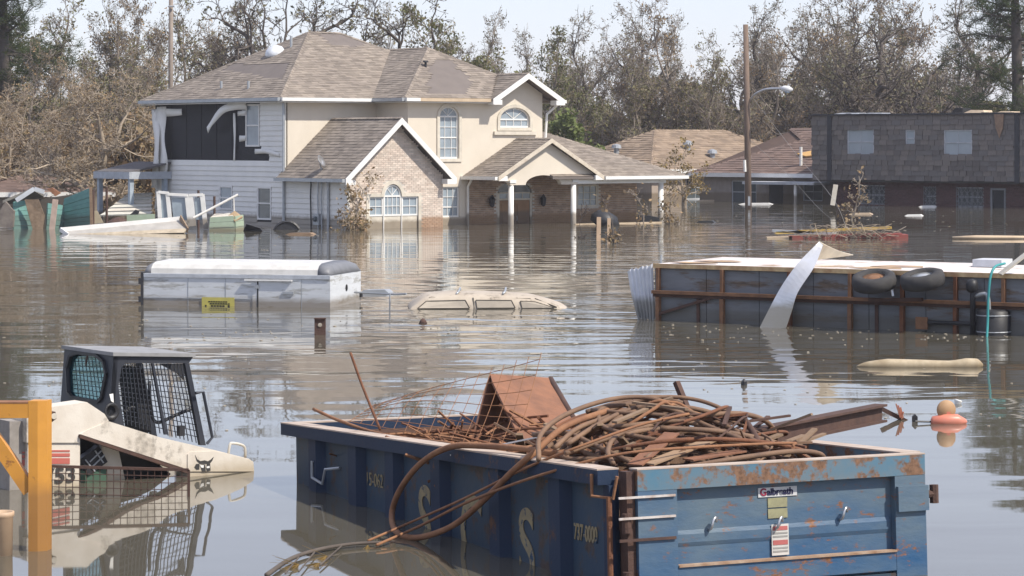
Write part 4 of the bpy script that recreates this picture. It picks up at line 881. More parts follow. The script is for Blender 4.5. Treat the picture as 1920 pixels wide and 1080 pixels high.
for i in range(7):
    x0, x1 = i * ML / 7 + .004, (i + 1) * ML / 7 - .004; dz = .006 * (i % 3)
    part('side_panel', MB().bx(x0, x1, -.03, 2.62, MT - .01, MT + .02 + dz), SKIN, mh)
part('edge_trim', MB().bx(0, ML, -.06, -.032, MT - .05, MT + .03), mat('edge_cream', (.66, .50, .27), (.36, .20, .10), scale=5), mh)
part('chassis_rail', MB().bx(.0, ML, -.13, -.05, .50, .56), ORG, mh); part('chassis_rail', MB().bx(.0, ML, -.07, -.002, .44, .50), RUST2, mh)
for px in (1232, 1352, 1478, 1592, 1690, 1790, 1880):
    u = MF.u(px, -.1); part('cross_member', MB().bx(u - .035, u + .035, -.10, -.003, -.9, .44).bx(u - .03, u + .03, -.085, -.003, .56, MT - .05), RUST if px % 4 else ORG, mh)
for px in (1305, 1640, 1840): u = MF.u(px, -.1); part('stiffener', MB().bx(u - .03, u + .03, -.03, -.001, -.9, .43), RUST2, mh)
part('brace', MB().bar((.1, -.07, .12), (1.3, -.05, .48), .04, .05), RUST2, mh)
def tyre(px, py, tilt):
    u = MF.u(px, -.45); z = MF.z(py, u, -.45); t = part('tyre', MB().lathe([(.18, -.11), (.30, -.13), (.37, -.10), (.39, 0), (.37, .10), (.30, .13), (.21, .115), (.20, .05)], (u, -.40, z), 28, tilt), mat('rubber', (.03, .03, .033), (.055, .052, .05), scale=5, rough=.85), mh, smooth=True)
    part('wheel_rim', MB().lathe([(.19, .03), (.2, .075), (.12, .045), (.1, .08), (.05, .09)], (u, -.40, z), 20, tilt), ORG if px < 1700 else GREYMETAL, t, smooth=True); part('axle', MB().bar((u, -.40, z - .02), (u, .0, z - .02), .09), RUST2, mh)
tyre(1637, 527, (.05, -.30, 1)); tyre(1728, 524, (-.06, -.24, 1))
u = MF.u(1675, -.3); part('spring_lever', MB().tube([(u, -.3, .62), (u - .06, -.28, .92)], .025, 6), STEEL, mh); part('leaf_spring', MB().bar((u - .5, -.2, .53), (u + .5, -.2, .57), .1, .06), RUST2, mh)
u = MF.u(1727, -.15); part('shackle_plate', MB().bx(u - .11, u + .11, -.14, -.101, .05, .26), ORG, mh); part('drain_pipe', MB().tube([(u + .1, -.1, .17), (u + 1.1, -.1, .18)], .035, 8), BLACK, mh)
u = MF.u(1822, -.2); part('pipe_stack', MB().tube([(u, -.15, -.2), (u, -.15, .6), (u + .02, -.18, .75)], .05, 8).lathe([(.06, .72), (.10, .76), (.11, .86), (.08, .93), (.02, .95)], (u, -.18, 0), 12), BLACK, mh, smooth=True); part('elbow_pipe', MB().tube(spline([(u + .05, -.15, .66), (u + .25, -.18, .70), (u + .3, -.18, .6), (u + .3, -.15, .38)], 5), .035, 8), GREYMETAL, mh, smooth=True)
u = MF.u(1858, -.2); tk = part('water_tank', MB().lathe([(.27, -.7), (.29, -.1), (.29, .40), (.22, .44)], (u, -.08, 0), 20), BLACK, mh, smooth=True)
for z in (.05, .33): part('tank_strap', MB().lathe([(.296, z), (.30, z + .01), (.296, z + .02)], (u, -.08, 0), 20), GREYMETAL, tk)
u = MF.u(1836, 1.3); part('roof_hatch', MB().bx(u - .25, u + .3, 1.6, 2.1, MT + .03, MT + .16), mat('hatch', (.6, .62, .66)), mh)
for px, a, b_ in ((1300, .3, .5), (1345, .9, 1.1), (1680, .8, 1.2), (1640, .2, .55)):
    u = MF.u(px, a); q = MB().prism([(u - .5, a, MT + .036), (u - .1, a - .12, MT + .036), (u + .5, a + .05, MT + .036), (u + .35, b_, MT + .036), (u - .3, b_ + .06, MT + .036)], (0, 0, .006)); part('bare_patch', q, mat('delaminated_wood', (.50, .34, .17), (.28, .20, .17), scale=3), mh)
# torn skin curling up and hanging down
def sheet(name, left, right, mm, par, sol=.012, n=6):
    a, b_ = spline(left, n), spline(right, n); mid = [(p + q) / 2 for p, q in zip(a, b_)]; part(name, MB().grid([[p, m_, q] for p, m_, q in zip(a, mid, b_)]), mm, par, True, False, solid=sol)
Ym = MF.Y(MF.u(1470, -.3), -.3)
SHT = mat('torn_aluminium', (.60, .62, .66), (.50, .50, .50), scale=3, rough=.3, metal=.55, mud=.42, mudc=(.22, .19, .13))
sheet('torn_sheet', [P(1536, 453, Ym + .5), P(1496, 494, Ym), P(1466, 536, Ym - .1), P(1442, 580, Ym - .1), P(1424, 615, Ym - .1)], [P(1543, 460, Ym + .5), P(1527, 500, Ym - .05), P(1496, 548, Ym - .3), P(1485, 582, Ym - .3), P(1474, 615, Ym - .3)], SHT, mh)
sheet('torn_sheet', [P(1538, 453, Ym + .5), P(1520, 478, Ym + .6), P(1508, 490, Ym + .8)], [P(1541, 456, Ym + .5), P(1572, 470, Ym + 1.5), P(1600, 478, Ym + 2.2)], mat('torn_inner', (.62, .56, .44), rough=.6), mh)
Yc = MF.o.y; fl_l = [P(1177, 509, Yc + .6), P(1183, 545, Yc + .5), P(1190, 575, Yc + .4), P(1197, 600, Yc + .4)]; fl_r = [P(1224, 498, Yc), P(1226, 540, Yc), P(1228, 575, Yc), P(1228, 602, Yc)]
g_ = MB(); A_, B_ = spline(fl_l, 4), spline(fl_r, 4)
g_.grid([[a.lerp(b_, k / 12) + Vector((0, -.025 if k % 2 else .03, .05 * ((k * 7) % 5) / 5)) for k in range(13)] for a, b_ in zip(A_, B_)]); part('corrugated_flap', g_, mat('corrugated_metal', (.66, .68, .72), (.52, .54, .58), scale=4, rough=.5, metal=.1, mud=.4, mudc=(.2, .19, .16)), mh, True, False, solid=.01)
u = MF.u(1900, .4); q = MB().bar((MF.u(1880, .0), -.1, MT + .02), (MF.u(1925, .0), .2, MT + .42), .3, .03); part('bent_panel', q, MUDWHITE, mh)
Yh = MF.Y(MF.u(1852, -.5), -.5)
single('garden_hose', MB().tube(spline([P(1884, 494, Yh + .4), P(1866, 500, Yh + .1), P(1857, 520, Yh), P(1853, 560, Yh), P(1852, 600, Yh), P(1850, 640, Yh - .1)], 6), .022, 8), mat('teal_hose', (.05, .30, .30), (.04, .24, .25), rough=.5), 'teal garden hose hanging over the overturned trailer into the water', 'hose', smooth=True)
single('whip_rod', MB().tube([P(1239, 500, 49.6), P(1240, 478, 49.6)], .02, 5), GREYMETAL, 'short thin rod upright at the torn corner of the overturned trailer', 'rod')

# ------------------------------------------------------------------ floating things on the open water
FOAM = mat('dirty_foam', (.52, .44, .31), (.30, .23, .14), scale=4, rough=.7, mud=.05, mudc=(.12, .09, .05))
pts = [P(1606, 687, 39), P(1625, 686, 39), P(1665, 685.5, 39), P(1725, 686.5, 39), P(1780, 687, 39), P(1812, 685, 39), P(1832, 684, 39), P(1843, 685, 39)]
single('floating_log', MB().tube(spline(pts, 5), list(np.interp(np.linspace(0, 7, 36), range(8), [.01, .06, .10, .095, .085, .105, .09, .02])), 12), FOAM, 'long pale smooth log floating before the overturned trailer', 'log', smooth=True)
b = W(1779, 794); by = thing('buoy', 'pink torpedo-shaped float with a round tan disc on top', 'buoy', b)
by_m = mat('pink_plastic', (.62, .20, .13), (.52, .20, .14), scale=6, rough=.4)
part('hull', MB().tube([b + Vector((-.21, 0, .02)), b + Vector((-.19, 0, .02)), b + Vector((-.05, 0, .03)), b + Vector((.1, 0, .03)), b + Vector((.2, 0, .02)), b + Vector((.215, 0, .02))], [.03, .065, .085, .08, .03, .005], 16), by_m, by, True, True)
part('disc', MB().lathe([(.10, -.025), (.115, 0), (.10, .025)], b + Vector((-.03, 0, .16)), 24, (.1, -1, 0)), mat('tan_plastic', (.46, .28, .15), rough=.6), by, True, True); part('neck', MB().bar(b + Vector((-.01, 0, .07)), b + Vector((-.01, 0, .14)), .05), by_m, by, True)
part('rod', MB().tube([b + Vector((-.2, 0, .02)), b + Vector((-.4, -.05, .03))], .012, 6), BLACK, by, True)
b = W(1716, 791); single('dark_peg', MB().prism([b + Vector((-.03, 0, -.2)), b + Vector((.03, 0, -.2)), b + Vector((.03, 0, .06)), b + Vector((0, 0, .09)), b + Vector((-.03, 0, .06))], (0, .06, 0)), BLACK, 'small dark peg poking up beside the pink float', 'peg')
b = W(1700, 787); q = MB().bar(b + Vector((.02, 0, -.03)), P(1652, 766, b.y), .07, .05); single('leaning_bar', q, RUST2, 'dark angle bar slanting out of the water near the pink float', 'bar')
q = MB()
for a, c in (((1688, 783), (1680, 757)), ((1690, 782), (1684, 760)), ((1692, 784), (1687, 764)), ((1690, 786), (1694, 772))): q.bar(P(*a, b.y - .05), P(*c, b.y - .05), .035, .012)
single('red_rag', q, mat('red_rag', (.42, .11, .07), (.35, .2, .12), scale=9), 'torn red rag caught on the slanting dark bar', 'rag')
single('white_cup', MB().lathe([(.03, -.02), (.05, .04), (.048, .05)], W(1795, 757), 12, (.3, 0, 1)), WHITE, 'small white cup floating behind the pink float', 'cup')
single('foam_stub', MB().lathe([(.05, -.1), (.04, .05), (.01, .08)], W(1395, 722), 8), BLACK, 'tiny dark stub above calm water behind the scrap dumpster', 'stub')
# ladder raft and long log
Yr = WY(446); REDP = mat('red_paint_wood', (.30, .075, .06), (.22, .07, .06), scale=5, rough=.8)
for nm, a, c, wd, th, mm, lb in (('red_board', (1478, 445), (1690, 440), .5, .12, REDP, 'wide red painted board floating under the ladders'), ('red_board', (1630, 446), (1700, 446), .7, .25, REDP, 'short thick red board end floating with white notches'), ('pale_board', (1437, 446), (1484, 444), .5, .06, WOODP, 'pale board floating at the tip of the red pile')):
    single(nm, MB().bar(P(*a, Yr), P(*c, Yr), wd, th), mm, lb, 'board')
def ladder(a, c, mm, label, n=14):
    t = thing('ladder', label, 'ladder', P(*a, Yr)); A, B = P(*a, Yr), P(*c, Yr); o = Vector((0, .45, .0))
    for k in (0, 1): part('rail', MB().bar(A + o * k, B + o * k, .035, .09), mm, t, True)
    for i in range(n): p = A.lerp(B, (i + .5) / n); part('rung', MB().bar(p, p + o, .03), mm, t, True)
ladder((1455, 437), (1672, 427), mat('yellow_fibreglass', (.48, .33, .07), (.4, .3, .12), scale=6), 'yellow ladder lying on the floating red boards'); ladder((1450, 433), (1560, 438), GREYMETAL, 'short grey metal ladder lying across the floating red boards', 8)
rn = random.Random(4); q = MB()
for i in range(40):
    p = P(rn.uniform(1500, 1660), 446, Yr - .4); a = rn.uniform(0, 6.28); q.tube(spline([p, p + Vector((rn.uniform(-.5, .5), rn.uniform(-.2, .2), rn.uniform(.1, .5))), p + Vector((rn.uniform(-.9, .9), 0, rn.uniform(0, .5)))], 4), .012, 3)
single('dead_vines', q, BARKL, 'tangle of dry vines caught over the red boards and ladders', 'vines', kind=None)
b = W(1560, 398); single('leaning_stake', MB().bar(P(1561, 385, b.y), P(1567, 346, b.y), .22, .08), MUDWHITE, 'pale stake leaning beside the brick corner of the shake-clad building', 'stake')
single('floating_log', MB().tube([P(1786, 445.5, 90), P(1830, 445, 90), P(1990, 446, 90)], [.04, .07, .06], 8), WOODP, 'long thin pale log floating behind the overturned trailer', 'log', smooth=True)
for px, py, l, mm, lb in ((1415, 383, 2.0, WHITE, 'white plank floating at the foot of the lamp pole'), (1330, 377, 1.6, WOODP, 'pale driftwood near the low house wall'), (1612, 402, 1.2, WOODP, 'thin pale stick floating before the brick ground floor'), (1712, 405, .9, WHITE, 'white stick floating before the brick ground floor'), (1738, 388, 1.0, WHITE, 'white scrap under the narrow grilled window'), (1322, 417, .8, BLACK, 'black slab floating right of the corner porch column'), (560, 440, 1.1, WOOD, 'broken stick floating in front of the siding wall'), (700, 549, .7, GREYMETAL, 'grey sliver floating behind the box trailer')):
    p = W(px, py); single('floating_plank', MB().prism([p + Vector((-l / 2, 0, -.03)), p + Vector((-l * .3, 0, .06)), p + Vector((l * .35, 0, .07)), p + Vector((l / 2, 0, -.02))], (.1, .3, 0)), mm, lb, 'plank')

# ------------------------------------------------------------------ debris around the cream house
Yd = 101.0
TURQ = mat('turquoise_boards', (.16, .34, .31), (.13, .27, .25), scale=4, rough=.8, mud=.5, mudc=(.10, .15, .13))
b = P(90, HZ, Yd); b.z = 0; sh = thing('collapsed_shed', 'collapsed turquoise wooden shed with broken roof', 'shed', b)
def planks(pts, n, mm, par, name='plank', th=.05):       # quad a,b (bottom) d,c (top) cut into boards
    a, b_, c, d = [Vector(p) for p in pts]; nn = (b_ - a).cross(d - a).normalized()
    if nn.y > 0: nn = -nn
    for i in range(n):
        t0, t1 = i / n, (i + 1) / n - .03 / max(n, 1) * 2; l0, r0, l1_, r1_ = a.lerp(d, t0), b_.lerp(c, t0), a.lerp(d, t1), b_.lerp(c, t1)
        part(name, MB().prism([l0, r0, r1_, l1_], nn * th * (1 + .3 * (i % 2))), mm, par, True)
planks([P(118, 432, Yd + 1.2), P(172, 432, Yd), P(170, 352, Yd), P(122, 372, Yd + 1.2)], 9, TURQ, sh)
planks([P(24, 432, Yd - .5), P(60, 432, Yd), P(56, 374, Yd), P(24, 378, Yd - .5)], 6, TURQ, sh); planks([P(85, 432, Yd + .3), P(117, 432, Yd + 1.1), P(116, 384, Yd + 1.1), P(88, 380, Yd + .3)], 5, TURQ, sh)
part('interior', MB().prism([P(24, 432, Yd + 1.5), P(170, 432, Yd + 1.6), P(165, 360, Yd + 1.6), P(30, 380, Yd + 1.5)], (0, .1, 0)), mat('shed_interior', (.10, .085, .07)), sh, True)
part('roof_panel', MB().prism([P(5, 376, Yd - .6), P(62, 352, Yd - .2), P(82, 364, Yd + 1.5), P(35, 378, Yd + 1.2)], (0, 0, -.1)), mat('shed_roof', (.20, .19, .17)), sh, True); part('barge_board', MB().bar(P(30, 376, Yd - .7), P(64, 354, Yd - .4), .06, .16).bar(P(64, 354, Yd - .4), P(83, 360, Yd - .3), .06, .16), mat('grey_trim', (.45, .48, .52)), sh, True)
part('torn_paper', MB().prism([P(46, 374, Yd - .6), P(72, 374, Yd - .6), P(84, 405, Yd - .5), P(80, 432, Yd - .5), P(62, 432, Yd - .5), P(52, 398, Yd - .5)], (0, .06, 0)), mat('torn_brown', (.30, .22, .15), (.16, .11, .07), scale=6), sh, True)
part('loose_board', MB().prism([P(88, 354, Yd - .4), P(98, 352, Yd - .4), P(114, 362, Yd - .3), P(104, 368, Yd - .3)], (0, .08, 0)), mat('orange_board', (.42, .20, .11)), sh, True)
part('corner_post', MB().bar(P(97, 434, Yd - .6), P(104, 374, Yd - .6), .2, .12), mat('pinkish_post', (.50, .38, .31)), sh, True)
part('corner_post', MB().bar(P(172, 432, Yd - .05), P(170, 350, Yd - .05), .1, .1), WOOD, sh, True)
q = MB().prism([P(0, 394, Yd - .8), P(10, 378, Yd - .8), P(26, 396, Yd - .8), P(24, 426, Yd - .8), P(0, 426, Yd - .8)], (0, .3, 0)); single('plywood_sheet', q, mat('grey_plywood', (.22, .19, .16), (.12, .10, .09), scale=4), 'dark broken plywood panel leaning on the turquoise shed', 'panel')
# white roof edge floating in front
Ye = WY(438); fx = thing('floating_eave', 'long white roof eave piece floating in front of the house', 'roof piece', P(230, 438, Ye))
part('fascia', MB().bar(P(113, 431, Ye), P(338, 410, Ye + 1), .08, .16), WHITE, fx, True); part('soffit', MB().prism([P(113, 434, Ye), P(338, 413, Ye + 1), P(352, 428, Ye + .3), P(130, 440, Ye - .3)], (0, .1, -.05)), mat('grey_soffit', (.40, .38, .35)), fx, True)
part('shingle_edge', MB().prism([P(130, 439, Ye - .32), P(352, 428, Ye + .28), P(345, 436, Ye), P(170, 441, Ye - .3)], (0, .1, -.05)), mat('tan_roofing', (.46, .39, .29), (.3, .25, .18), scale=5), fx, True)
part('end_board', MB().bar(P(113, 430, Ye - .1), P(128, 441, Ye - .4), .05, .14), WHITE, fx, True); part('end_board', MB().bar(P(338, 408, Ye + .9), P(352, 432, Ye + .2), .05, .2), mat('torn_brown', (.3, .22, .15)), fx, True)
# white window wall fragment
Yf = 99.5; wf = thing('window_unit', 'white double window frame torn loose and standing in the debris', 'window frame', P(340, 428, Yf))
def fr(a, c, wd=.12): part('frame_bar', MB().bar(P(*a, Yf), P(*c, Yf), wd, .1), WHITEMUD, wf, True)
for a, c, wd in (((297, 359), (300, 412), .14), ((297, 360), (316, 362), .12), ((314, 362), (320, 424), .14), ((314, 364), (352, 366), .14), ((354, 366), (360, 424), .3), ((354, 366), (380, 365), .12), ((379, 364), (386, 430), .16), ((318, 415), (356, 416), .1)): fr(a, c, wd)
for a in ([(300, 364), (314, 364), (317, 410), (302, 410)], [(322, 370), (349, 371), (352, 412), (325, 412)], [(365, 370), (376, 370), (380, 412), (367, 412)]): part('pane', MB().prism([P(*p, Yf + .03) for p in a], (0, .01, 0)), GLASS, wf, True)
# green boat-like box and pole
Yg = WY(432); bx_ = thing('green_crate', 'pale green wooden crate with broken top beside the siding wall', 'crate', P(422, 432, Yg)); PGR = mat('pale_green', (.36, .44, .33), (.30, .37, .27), scale=5, mud=.12)
planks([P(392, 437, Yg), P(440, 436, Yg), P(438, 404, Yg), P(394, 407, Yg)], 3, PGR, bx_, 'side_board'); planks([P(440, 436, Yg), P(455, 434, Yg + .8), P(454, 402, Yg + .8), P(439, 405, Yg)], 3, PGR, bx_, 'side_board')
part('lid', MB().prism([P(428, 404, Yg + .2), P(440, 395, Yg + .5), P(455, 406, Yg + .6), P(440, 414, Yg - .1)], (0, .04, -.05)), mat('broken_lid', (.35, .25, .15)), bx_, True); part('tray', MB().prism([P(394, 408, Yg + .02), P(438, 405, Yg + .02), P(430, 399, Yg + .9), P(402, 401, Yg + .9)], (0, 0, -.04)), MUDWHITE, bx_, True)
single('metal_pole', MB().tube([P(362, 409, Yg - .1), P(446, 365, Yg + .6)], .045, 8).tube([P(438, 372, Yg + .5), P(439, 402, Yg + .5)], .03, 6), mat('pale_pole', (.68, .66, .62)), 'white pole slanting up over the pale green crate', 'pole')
# stacked white panels behind the porch post
Yp = 108; wp = thing('panel_stack', 'heap of flat white slatted panels behind the side porch posts', 'panels', P(235, 405, Yp))
for i in range(6): y0 = 403 - i * 7; part('panel', MB().prism([P(187 + i * 9, y0, Yp + i * .5), P(283, y0 - 3, Yp + i * .5), P(286, y0 - 7, Yp + .4 + i * .5), P(196 + i * 9, y0 - 5, Yp + .4 + i * .5)], (0, .02, -.06)), MUDWHITE if i % 2 else mat('pale_slat', (.62, .60, .52)), wp, True)
single('green_timber', MB().bar(P(238, 410, 103), P(290, 408, 103), .1, .28), PGR, 'pale green beam floating behind the white eave piece', 'beam'); single('tan_board', MB().prism([P(171, 396, 102), P(182, 395, 102), P(194, 418, 102), P(172, 420, 102)], (0, .06, 0)), mat('tan_panel', (.5, .42, .3)), 'tan panel leaning beside the turquoise shed wall', 'panel')
single('black_lump', MB().lathe([(.5, -.1), (.45, .15), (.2, .3), (.03, .33)], W(222, 423), 9), RUST2, 'dark round lump of debris behind the white eave piece', 'debris'); single('black_sheet', MB().prism([P(243, 403, 103), P(254, 393, 103), P(261, 396, 103), P(257, 408, 103)], (0, .1, 0)), BLACK, 'small black sheet sticking up by the side porch post', 'sheet')
for px, t_, lb in ((175, 356, 'thin stake standing at the turquoise shed corner'), (200, 350, 'thin stake standing between shed and side porch'), (402, 368, 'dark thin stake before the siding wall'), (372, 357, 'dark thin rod behind the torn window frame')): single('stake', MB().tube([P(px, 428, 102), P(px, t_, 102)], .05, 6), RUST2, lb, 'stake')
single('wheel', MB().lathe([(.50, -.05), (.56, 0), (.5, .05), (.45, 0)], W(538, 431) + Vector((0, 0, -.2)), 24, (0, -1, .05)), BLACK, 'dark wheel rim half sunk before the garage wall', 'wheel'); single('dark_sheet', MB().prism([W(456, 433), W(492, 434), P(488, 428, WY(434)), P(462, 420, WY(434))], (0, .3, 0)), BLACK, 'dark sheet floating beside the pale green crate', 'sheet')
# right of the porch
Yq = WY(424); single('black_bag', MB().lathe([(.1, -.2), (.55, -.05), (.6, .2), (.4, .45), (.05, .52)], P(1132, 420, Yq + 1.2), 10, (.35, 0, .9)), BLACK, 'black plastic bag slumped by the porch window', 'bag', smooth=True)
single('long_timber', MB().bar(P(1078, 421, WY(421)), P(1240, 417, WY(421) + 2), .08, .06), WOODP, 'long thin pale beam floating between the porch columns', 'beam'); single('black_sheet', MB().prism([P(1193, 420, 108), P(1198, 402, 108), P(1214, 404, 108), P(1236, 408, 108), P(1236, 420, 108)], (0, .4, 0)), BLACK, 'black sheet heaped beside the corner porch column', 'sheet')
for px, t_, w_ in ((1122, 407, .14), (1141, 409, .12)):
    yb = WY(452 if px < 1130 else 440); single('wooden_stake', MB().bar(P(px, 470, yb), P(px + 1, t_, yb), w_, .08), mat('stake_pine', (.60, .43, .29)), ['tall pale stake with rounded top before the black bag', 'shorter pale stake beside the broken tree stump'][px > 1130], 'stake')
def snag(name, px, py, h, n, label, mm, seed, leaves=0, lm=None, wide=1.0):
    a, b_, v = gen_tree(seed, h=h, spread=h * .5 * wide, r0=.05 * h, trunk=.1, gnarl=.8, lim=n, sub=(4, 3), leaf=leaves, lsize=.1); p = W(px, py); t = thing(name, label, 'shrub' if leaves else 'stump', p)
    for nm, m_, mt_ in (('stems', a, mm), ('twigs', b_, mm)):
        m_.v = [(x, y, z) for x, y, z in m_.v]
        if m_.f: part(nm, m_, mt_, t, kind='stuff' if nm == 'twigs' else None)
    if len(v): o = bpy.data.objects.new('leaves', quad_mesh(v, lm or LB)); COL.objects.link(o); o.parent = t; o['kind'] = 'stuff'
snag('broken_stump', 1147, 456, 1.0, 6, 'dark broken tree stump with roots standing in front of the porch', BARKD, 71, 1)
snag('broken_stump', 1108, 446, .7, 5, 'small dark root snag left of the pale stakes', BARKD, 72); snag('dry_shrub', 1190, 424, 1.1, 7, 'dry leafless shrub at the porch brick corner', BARK, 73, 1); snag('dry_shrub', 1258, 420, 1.2, 6, 'twiggy drowned shrub right of the corner porch column', BARK, 74, 2, LB)
snag('dead_shrub', 662, 432, 1.9, 9, 'dead brown shrub against the pale brick garage corner', BARKL, 75, 3, LB); snag('dead_shrub', 676, 432, 1.1, 8, 'low dead shrub under the garage window', BARKL, 76, 3, LB); snag('dry_shrub', 1290, 384, 2.6, 9, 'yellowed drowned bush beside the low brown-roofed house', BARKL, 77, 5, leaf_mat('yellow_dry', [(.30, .22, .08), (.24, .17, .07)]), 1.4)
snag('dry_shrub', 1590, 412, 1.5, 6, 'leafless drowned bush in open water before the shake-clad building', BARKL, 78, 1)

# scum, leaves and foam bits drifting along the wrecks and walls
rr = np.random.RandomState(21); pts = []
for px0, px1, py0, py1, n in ((1230, 1900, 606, 640, 90), (260, 660, 580, 640, 40), (760, 1060, 590, 625, 25), (100, 700, 436, 470, 60), (560, 1150, 900, 1060, 0), (1250, 1900, 640, 800, 40), (0, 480, 600, 900, 40), (1200, 1900, 395, 440, 60)):
    for _ in range(n):
        p = W(rr.uniform(px0, px1), rr.uniform(py0, py1)); s = rr.uniform(.25, 1) * .00042 * p.y + .008; pts.append((p.x, p.y, s))
q = MB()
for x, y, s in pts:
    k = rr.randint(4, 7); q.prism([(x + s * math.cos(6.283 * i / k + s * 99) * rr.uniform(.7, 1.5), y + s * math.sin(6.283 * i / k + s * 99) * rr.uniform(.7, 1.5), .003) for i in range(k)], (0, 0, .006))
single('floating_litter', q, mat('litter', (.50, .46, .38), (.24, .19, .12), scale=.7, rough=.8), 'small specks of leaves and foam drifting on the flood', 'litter', kind='stuff')
# ------------------------------------------------------------------ blue roll-off dumpster
DF = Frame(1172, 19.3, 24.0); DL, DW_, DH = 7.1, 2.52, 1.5; RIM = .92
du = thing('scrap_dumpster', 'blue rusty roll-off dumpster half sunk and heaped with scrap metal', 'dumpster', DF.o + Vector((0, 0, RIM - DH)), (-.048, 0, DF.a))
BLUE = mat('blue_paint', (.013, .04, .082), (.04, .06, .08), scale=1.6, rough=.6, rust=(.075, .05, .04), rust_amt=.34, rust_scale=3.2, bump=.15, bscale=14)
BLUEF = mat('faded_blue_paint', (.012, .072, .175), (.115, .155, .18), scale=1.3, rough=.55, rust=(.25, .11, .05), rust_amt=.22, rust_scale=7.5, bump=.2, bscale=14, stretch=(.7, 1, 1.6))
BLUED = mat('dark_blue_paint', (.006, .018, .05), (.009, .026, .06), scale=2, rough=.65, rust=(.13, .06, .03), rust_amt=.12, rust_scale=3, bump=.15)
RIMM = mat('worn_rim', (.06, .16, .24), (.16, .17, .17), scale=3, rough=.6, rust=(.22, .12, .07), rust_amt=.5, rust_scale=6)
CAPM = mat('dusty_rim_top', (.50, .43, .37), (.36, .27, .21), scale=4, rough=.85)
INSM = mat('rusty_inside', (.14, .075, .05), (.09, .055, .045), scale=3, rough=.9)
part('floor', MB().bx(.02, DW_ - .02, .02, DL - .02, 0, .06), INSM, du)
part('side_wall', MB().bx(0, .03, .10, DL - .03, 0, DH - .12), BLUE, du); part('side_wall', MB().bx(DW_ - .03, DW_, .10, DL - .03, 0, DH - .12), BLUE, du); part('end_wall', MB().bx(0, DW_, DL - .028, DL, 0, DH - .12), BLUE, du)
part('inner_lining', MB().bx(.05, DW_ - .05, DL - .06, DL - .031, .06, DH - .1), INSM, du)
for x in (.034, DW_ - .042): part('inner_lining', MB().bx(x, x + .006, .12, DL - .04, .06, DH - .1), INSM, du)
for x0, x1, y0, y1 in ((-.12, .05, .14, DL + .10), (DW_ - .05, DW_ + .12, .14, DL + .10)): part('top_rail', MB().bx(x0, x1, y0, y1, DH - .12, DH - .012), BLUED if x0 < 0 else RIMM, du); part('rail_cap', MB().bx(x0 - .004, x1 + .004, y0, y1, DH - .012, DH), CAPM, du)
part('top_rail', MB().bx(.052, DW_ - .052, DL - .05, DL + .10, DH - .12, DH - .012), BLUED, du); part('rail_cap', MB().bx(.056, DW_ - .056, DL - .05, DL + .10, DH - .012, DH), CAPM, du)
for px in (595, 670, 740, 827, 938, 1052):
    y = DF.v(px, -.05)
    for x, s in ((0, -1), (DW_, 1)):
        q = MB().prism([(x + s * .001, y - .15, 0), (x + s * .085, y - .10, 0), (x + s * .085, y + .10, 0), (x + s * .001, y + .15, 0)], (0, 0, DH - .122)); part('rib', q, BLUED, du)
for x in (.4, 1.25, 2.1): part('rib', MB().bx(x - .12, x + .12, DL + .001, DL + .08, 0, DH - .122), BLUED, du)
# tailgate
dg = part('tailgate', MB().bx(.10, DW_ - .0, .0, .05, .0, DH - .02), BLUEF, du)
part('gate_beam', MB().bx(.10, DW_ + .03, -.07, .06, DH - .16, DH - .008), RIMM, dg); part('gate_cap', MB().bx(.098, DW_ + .032, -.072, .062, DH - .008, DH + .002), CAPM, dg)
part('gate_post', MB().bx(.10, .42, -.068, -.001, .02, DH - .162), BLUEF, dg); part('gate_post', MB().bx(DW_ - .24, DW_ + .03, -.068, -.001, .02, DH - .162), BLUEF, dg)
part('gate_sill', MB().bx(.422, DW_ - .242, -.066, -.001, .63, .77), BLUEF, dg); part('sill_edge', MB().bx(.422, DW_ - .242, -.08, -.001, .77, .785), mat('sill_rust', (.40, .30, .22), (.25, .14, .08), scale=9), dg); part('lower_beam', MB().bx(.422, DW_ - .242, -.06, -.001, .02, .61), BLUE, dg)
for z in (.97,): q = MB().prism([(.43, -.001, z - .06), (.43, -.012, z - .03), (.43, -.012, z + .03), (.43, -.001, z + .06)], (DW_ - .69, 0, 0)); part('pressed_rib', q, BLUEF, dg)
for x, z in ((DF.u(1334), 1.04), (DF.u(1458), 1.01), (DF.u(1580), 1.05)): part('hook', MB().tube(spline([(x, -.005, z - .02), (x, -.05, z), (x + .01, -.06, z + .05), (x + .035, -.05, z + .075), (x + .05, -.035, z + .04)], 4), .011, 6), STEEL if x < 2 else RUST, dg, smooth=True)
for z in (DH - .21, DH - .36, DH - .52, .5):
    part('hinge_bar', MB().bx(-.06, .40, -.085, -.0705, z, z + .016 if z > 1 else z + .02), mat('hinge_wear', (.60, .58, .56), (.3, .2, .15), scale=8) if z > DH - .4 else RUST2, dg)
for z in (DH - .46, .62): part('hinge_knuckle', MB().lathe([(.035, 0), (.035, .14)], (.02, -.04, z), 10), RUST2, dg)
part('hinge_post', MB().bx(.03, .095, -.03, .09, 0, DH - .02), RUST2, du); part('corner_post', MB().bx(-.05, .028, .1, .2, 0, DH - .122), BLUED, du); part('hinge_rod', MB().tube([(-.07, .06, 0), (-.07, .06, DH - .2)], .022, 8), RUST, du); part('latch_frame', MB().tube([(-.14, .2, DH - .04), (-.14, .2, DH - .2), (-.05, .03, DH - .21), (-.03, .0, DH - .05)], .014, 6), RUSTL, du)
part('latch_pin', MB().tube([(DW_ + .03, .0, DH - .32), (DW_ + .17, .0, DH - .32)], .03, 8).tube([(DW_ + .15, 0, DH - .39), (DW_ + .15, 0, DH - .25)], .035, 8), RUST2, dg)
part('gate_clamp', MB().bx(DW_ - .23, DW_ + .04, -.10, -.069, DH - .43, DH - .24), BLUEF, dg)
